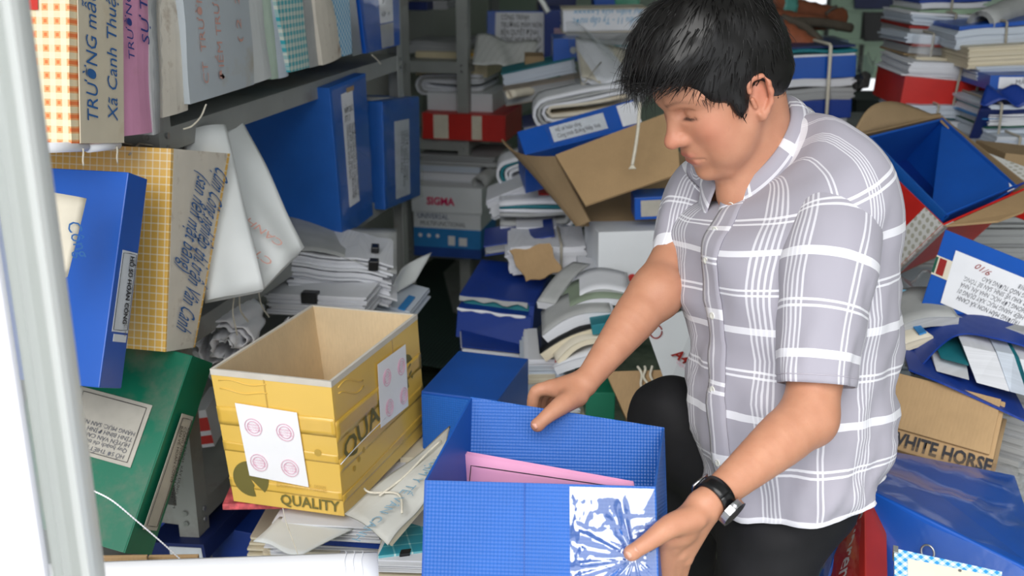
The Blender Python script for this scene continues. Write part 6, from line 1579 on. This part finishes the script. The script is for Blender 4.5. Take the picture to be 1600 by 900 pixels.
def loft(name, rings, mat, parent, uvf, closed_u=True, thick=.0018, smooth=True, sub=0):
    """rings: list of arrays (m, 3); makes a shell with an inner side so that openings show cloth thickness"""
    R = np.array(rings); n, m = R.shape[:2]
    du = np.roll(R, -1, 1)-np.roll(R, 1, 1); dv = np.gradient(R, axis=0); N = np.cross(du, dv); N /= np.maximum(np.linalg.norm(N, axis=2, keepdims=True), 1e-9)
    if np.sum(N*(R-R.mean(1, keepdims=True))) < 0: N = -N
    In = R-N*thick; V = np.vstack([R.reshape(-1, 3), In.reshape(-1, 3)]); F = []; q = n*m
    for j in range(n-1):
        for i in range(m):
            a, b = j*m+i, j*m+(i+1) % m
            F.append((a, b, b+m, a+m)); F.append((q+a, q+a+m, q+b+m, q+b))
    for i in range(m):
        a, b = i, (i+1) % m; F.append((a, q+a, q+b, b)); a, b = (n-1)*m+i, (n-1)*m+(i+1) % m; F.append((a, b, q+b, q+a))
    me = bpy.data.meshes.new(name); me.from_pydata([tuple(v) for v in V], [], F); me.polygons.foreach_set('use_smooth', [True]*len(me.polygons))
    ul = me.uv_layers.new(name='UVMap'); uvs = []
    for f in me.polygons:
        ii = [v % q for v in f.vertices]; cols = [v % m for v in ii]; wrap = max(cols)-min(cols) > m/2
        for v in ii:
            j, i = divmod(v, m); uvs += list(uvf(i+(m if wrap and i < m/2 else 0), j))
    ul.data.foreach_set('uv', uvs); me.materials.append(mat)
    o = bpy.data.objects.new(name, me); COL.objects.link(o); o.parent = parent
    return o
tab = [(758, 1114, 1362, 1.15, 1.66, 13), (736, 1106, 1370, 1.15, 1.66, 9), (705, 1097, 1376, 1.15, 1.66, 4), (645, 1090, 1380, 1.15, 1.66, 0), (570, 1085, 1384, 1.15, 1.66, 0), (490, 1078, 1386, 1.2, 1.66, 0),
       (420, 1068, 1380, 1.28, 1.66, 3), (362, 1062, 1376, 1.46, 1.66, 8), (316, 1062, 1366, 1.70, 1.66, 15), (280, 1070, 1344, 1.95, 1.66, 24), (254, 1088, 1310, 2.0, 1.664, 34), (240, 1110, 1270, 1.5, 1.668, 42), (232, 1122, 1246, .92, 1.668, 46)]
ctr = [D((l+r_)/2, y, d) for y, l, r_, k, d, ti in tab]
half = [(r_-l)/2*d/FPX for y, l, r_, k, d, ti in tab]; kk = [t_[3] for t_ in tab]
NSUB = 5; cs = spline(ctr, NSUB); hs = spline([np.array([a, b, t_[5]]) for a, b, t_ in zip(half, kk, tab)], NSUB)
MU = 96; rings = []; hts = [0]
for j, c in enumerate(cs):
    tg = nrm(cs[min(j+1, len(cs)-1)]-cs[max(j-1, 0)]); tg = nrm(tg*.55+Z3*.45)
    f_ = nrm(F0-tg*np.dot(F0, tg)); l_ = nrm(np.cross(tg, f_))
    ti = math.radians(hs[j][2]); f_ = f_*math.cos(ti)-tg*math.sin(ti)
    hw, k = hs[j][0], hs[j][1]; b_ = hw/math.sqrt(.25*k*k+.75); a_ = b_*k
    if j: hts.append(hts[-1]+np.linalg.norm(cs[j]-cs[j-1]))
    ring = []
    for i in range(MU):
        t_ = 2*math.pi*i/MU-math.pi/2          # 0 at the back, seam there
        ct, st = math.cos(t_), math.sin(t_); e_ = 2.25
        rr_ = (abs(ct)**e_+abs(st)**e_)**(-1/e_)
        p = c+l_*(a_*ct*rr_)+f_*(b_*st*rr_)
        vv = hts[-1]; uu = t_*.16
        n_ = nrm(l_*ct/a_+f_*st/b_)
        amp = .0145*max(0, 1-vv/.42)+.0045
        dsp = amp*(mnoise.noise(Vector((uu*11+vv*5, vv*16-uu*4, 1.3)))+.55*mnoise.noise(Vector((uu*25, vv*30+uu*12, 4.1))))
        dsp += .006*math.sin((vv*38+uu*26))*max(0, math.cos(t_-.1))*max(0, 1-abs(vv-.12)/.12)
        dsp += .007*math.sin(uu*40-vv*22+1)*max(0, math.sin(t_+.6))*math.exp(-((vv-.34)/.09)**2)
        if j == 0: dsp += .003
        ring.append(p+n_*dsp)
    rings.append(np.array(ring))
shirt = loft('shirt', rings, SHIRT, man, lambda i, j: ((i/MU*2*math.pi)*.165+.012, hts[j]))
# shirt front edge: placket strip and buttons follow the front line of the rings
def front(v, du=0.0):
    j = v*(len(rings)-1); j0 = int(min(j, len(rings)-2)); f_ = j-j0
    i = MU*(.5+du/(2*math.pi*.15)); i0 = int(math.floor(i)) % MU; g = i-math.floor(i)
    p = lambda jj: rings[jj][i0]*(1-g)+rings[jj][(i0+1) % MU]*g
    return p(j0)*(1-f_)+p(j0+1)*f_
def fnorm(v):
    c = cs[int(round(v*(len(cs)-1)))]; return nrm(front(v)-c)
PLK = .03
grid(shirt, 'placket', 4, 60, lambda u, v: front(.005+.84*v, (u-.5)*.034-.0)+fnorm(.005+.84*v)*.0022, SHIRT, .0016, True, lambda u, v: (.52+(u-.5)*.034, hts[-1]*(.005+.84*v)+.03))
for k in range(7):
    v = .06+.125*k; c = front(v, .004); n_ = fnorm(v); a_ = nrm(np.cross(n_, Z3)); b2 = np.cross(a_, n_)
    P = [c+n_*.0028+(a_*math.cos(t_)+b2*math.sin(t_))*.0052 for t_ in np.linspace(0, 2*math.pi, 15)[:-1]]; Q = [p+n_*.0018 for p in P]; Rn = [c+n_*.0036+(p-c-n_*.0028)*.62 for p in P]
    m_ = len(P); obj('button', P+Q+Rn, [(i, (i+1) % m_, m_+(i+1) % m_, m_+i) for i in range(m_)]+[(m_+i, m_+(i+1) % m_, 2*m_+(i+1) % m_, 2*m_+i) for i in range(m_)]+[tuple(range(2*m_, 3*m_))], plain('pearl_button', S(222, 222, 214), .25, .03) if 'pearl_button' not in MATS else MATS['pearl_button'], shirt, True)
def sleeve(name, pts, rad, u0, v0, seed, flat=1.0):
    c = spline(pts, 6); r_ = spline([np.array([x, 0, 0]) for x in rad], 6); out = []; L = [0]
    m = 56; up = Z3
    for j in range(len(c)):
        tg = nrm(c[min(j+1, len(c)-1)]-c[max(j-1, 0)]); a_ = nrm(L0-tg*np.dot(L0, tg)); b2 = np.cross(tg, a_)
        if j: L.append(L[-1]+np.linalg.norm(c[j]-c[j-1]))
        ring = []
        for i in range(m):
            t_ = 2*math.pi*i/m; n_ = a_*math.cos(t_)+b2*math.sin(t_)
            q = j/(len(c)-1); d_ = .006*q*(mnoise.noise(Vector((t_*1.6, L[-1]*18, seed)))+.5*mnoise.noise(Vector((math.cos(t_)*3, math.sin(t_)*3+L[-1]*30, seed+3))))
            ring.append(c[j]+n_*(r_[j][0]+d_))
        out.append(np.array(ring))
    o = loft(name, out, SHIRT, shirt, lambda i, j: (i/m*2*math.pi*.062+u0, v0-L[j]))
    # stitched cuff
    return o, out
s1, ring1 = sleeve('sleeve', [D(1262, 300, 1.60), D(1294, 312, 1.56), D(1305, 350, 1.53), D(1296, 410, 1.51), D(1284, 490, 1.495), D(1278, 560, 1.485), D(1276, 602, 1.48)], [.030, .050, .062, .066, .0605, .0545, .052], .018, .03, 2.2)
s2, ring2 = sleeve('sleeve', [D(1130, 278, 1.74), D(1108, 282, 1.78), D(1086, 305, 1.79), D(1070, 345, 1.775), D(1062, 385, 1.755), D(1061, 399, 1.75)], [.035, .048, .050, .046, .043, .0425], .05, .05, 5.2)
for rg in (ring1, ring2):
    L_ = rg[-3]; tube(shirt, 'cuff_seam', [p+nrm(p-L_.mean(0))*.0004 for p in L_], .0007, plain('shirt_seam', S(176, 172, 182), .8) if 'shirt_seam' not in MATS else MATS['shirt_seam'], 5, closed=True)
# shoulder seam of the yoke
# --- collar
NC = D(1182, 232, 1.668); tc_ = math.radians(46)
fC = F0*math.cos(tc_)-Z3*math.sin(tc_); tgc = Z3*math.cos(tc_)+F0*math.sin(tc_); lC = L0
def collar_pt(s_, v):
    """s_ -1..1 from the right tip round the back to the left tip; v 0 inner foot, .35 fold, 1 outer edge"""
    a = s_*math.radians(172); fr_ = max(0, (abs(s_)-.45)/.55)
    d_ = lC*math.sin(a)*.066-fC*math.cos(a)*.080                # s_=0 at the back
    o_ = nrm(d_)
    foot = NC+d_-tgc*.006
    fold = foot+tgc*(.036-.016*fr_)-o_*.002
    edge_ = foot+o_*(.026+.016*fr_)-tgc*(.012+.012*fr_)+fC*(.004+.034*fr_**3)
    if v < .35: return foot+(fold-foot)*(v/.35)
    w_ = (v-.35)/.65; return fold+(edge_-fold)*w_+o_*.008*math.sin(math.pi*min(1, w_*1.3))
grid(shirt, 'collar', 60, 10, lambda u, v: collar_pt(2*u-1, v), SHIRT, .002, True, lambda u, v: (v*.075+.06, (2*u-1)*.2+.03))
# --- trousers, belt, shoes
TR = Field()
hip0 = D(1234, 785, 1.68); lhip = D(1208, 835, 1.64); rhip = hip0-L0*.06-Z3*.03
TR.ell(hip0+Z3*.02, (.090, .112, .085), RB, .03)
kneeL = D(1152, 1090, 1.69); ankL = np.array([kneeL[0]+.02, kneeL[1]+.08, .09])
TR.chain([lhip, lerp(lhip, kneeL, .5), kneeL, lerp(kneeL, ankL, .6), ankL], [.078, .074, .066, .062, .060], .03)
kneeR = D(1052, 655, 1.80); ankR = D(1075, 960, 1.95)
TR.chain([rhip, lerp(rhip, kneeR, .55), kneeR], [.095, .082, .068], .04); TR.chain([kneeR, lerp(kneeR, ankR, .5), ankR], [.066, .062, .056], .03)
ap = np.vstack([p[1] for p in TR.p]); V, Fq = TR.mesh(ap.min(0)-.2, ap.max(0)+.2, .006)
wr_ = np.array([mnoise.noise(Vector((p[0]*14, p[1]*14, p[2]*26))) for p in V]); nn_ = V-V.mean(0)
TROU = plain('black_trouser_cloth', S(24, 24, 27), .75, .15, 20, bump=.3, bscale=24, spec=.3)
tro = npmesh('trousers', V, Fq, TROU, man)
me = tro.data; nr = np.empty(len(V)*3, np.float32); me.vertices.foreach_get('normal', nr); V2 = V+nr.reshape(-1, 3)*wr_[:, None]*.005; me.vertices.foreach_set('co', V2.astype(np.float32).ravel())
for nm, an, fw_ in (('shoe', ankL, F0), ('shoe', ankR, F0)):
    f_ = Field(); base = an-Z3*(.05)
    f_.ell(base+fw_*.01, (.06, .042, .05), RB, .03); f_.ell(base+fw_*.11-Z3*.012, (.10, .046, .032), RB, .03)
    f_.ell(base+fw_*.06-Z3*.12, (.4, .4, .082), RB, .005, True)
    Vs, Fs = f_.mesh(base-.25, base+.28, .008); npmesh(nm, Vs, Fs, plain('black_leather', S(22, 20, 20), .3) if 'black_leather' not in MATS else MATS['black_leather'], man)
q = Quad(ankR-Z3*(ankR[2])-F0*.14-L0*.2, ankR-Z3*ankR[2]-F0*.14+L0*.16, ankR-F0*.14+L0*.16-Z3*.082, ankR-F0*.14-L0*.2-Z3*.082, .34)
r = pages('paper_stack', "stack of old papers under the man's raised foot", q, PAPER_Y, 16, .006)
# --- watch on the left wrist
wax = nrm(EL-WL); wc = WL+wax*.014; wu = nrm(-FW-wax*np.dot(-FW, wax)); wv = np.cross(wax, wu)
watch = thing('wrist_watch', None, None, Matrix.Identity(4)); watch.parent = man
LEA = plain('black_watch_leather', S(18, 18, 20), .28, .1, 30, bump=.2, bscale=90)
def band(t_, r_, w_): c = wc+(wu*math.cos(t_)*1.05+wv*math.sin(t_))*r_; return c+wax*w_
grid(watch, 'strap', 40, 3, lambda u, v: band(2*math.pi*u, .0228, (v-.5)*.020), LEA, .003)
t0 = math.radians(62)
cw = wc+(wu*math.cos(t0)*1.05+wv*math.sin(t0))*.027; cn = nrm(cw-wc); ca1 = wax; ca2 = np.cross(cn, ca1)
def drum(name, c, n_, a1, a2, R0, h_, m_):
    P = [c+(a1*math.cos(t_)+a2*math.sin(t_))*R0 for t_ in np.linspace(0, 2*math.pi, 25)[:-1]]; Q = [p+n_*h_ for p in P]; k = len(P)
    return obj(name, P+Q, [(i, (i+1) % k, k+(i+1) % k, k+i) for i in range(k)]+[tuple(range(k))[::-1], tuple(range(k, 2*k))], m_, watch, False)
drum('case', cw-cn*.003, cn, ca1, ca2, .0195, .009, SILVER); drum('dial', cw+cn*.0058, cn, ca1, ca2, .016, .0008, BLACK); drum('crown', cw+ca2*.0195+cn*.001, ca2, ca1, cn, .0025, .004, SILVER)
t1 = math.radians(232)
bc = wc+(wu*math.cos(t1)*1.05+wv*math.sin(t1))*.0255; bn = nrm(bc-wc); b3 = np.cross(bn, wax)
tube(watch, 'buckle', [bc+wax*a*.0125+b3*b*.008 for a, b in ((-1, -1), (0, -1), (1, -1), (1, 0), (1, 1), (0, 1), (-1, 1), (-1, 0))], .0018, SILVER, 6, closed=True)
tube(watch, 'strap_loop', [band(t1-.75+.02*math.sin(a), .0250, .012*math.cos(a)) for a in np.linspace(0, 2*math.pi, 14)[:-1]], .0016, LEA, 5, closed=True)
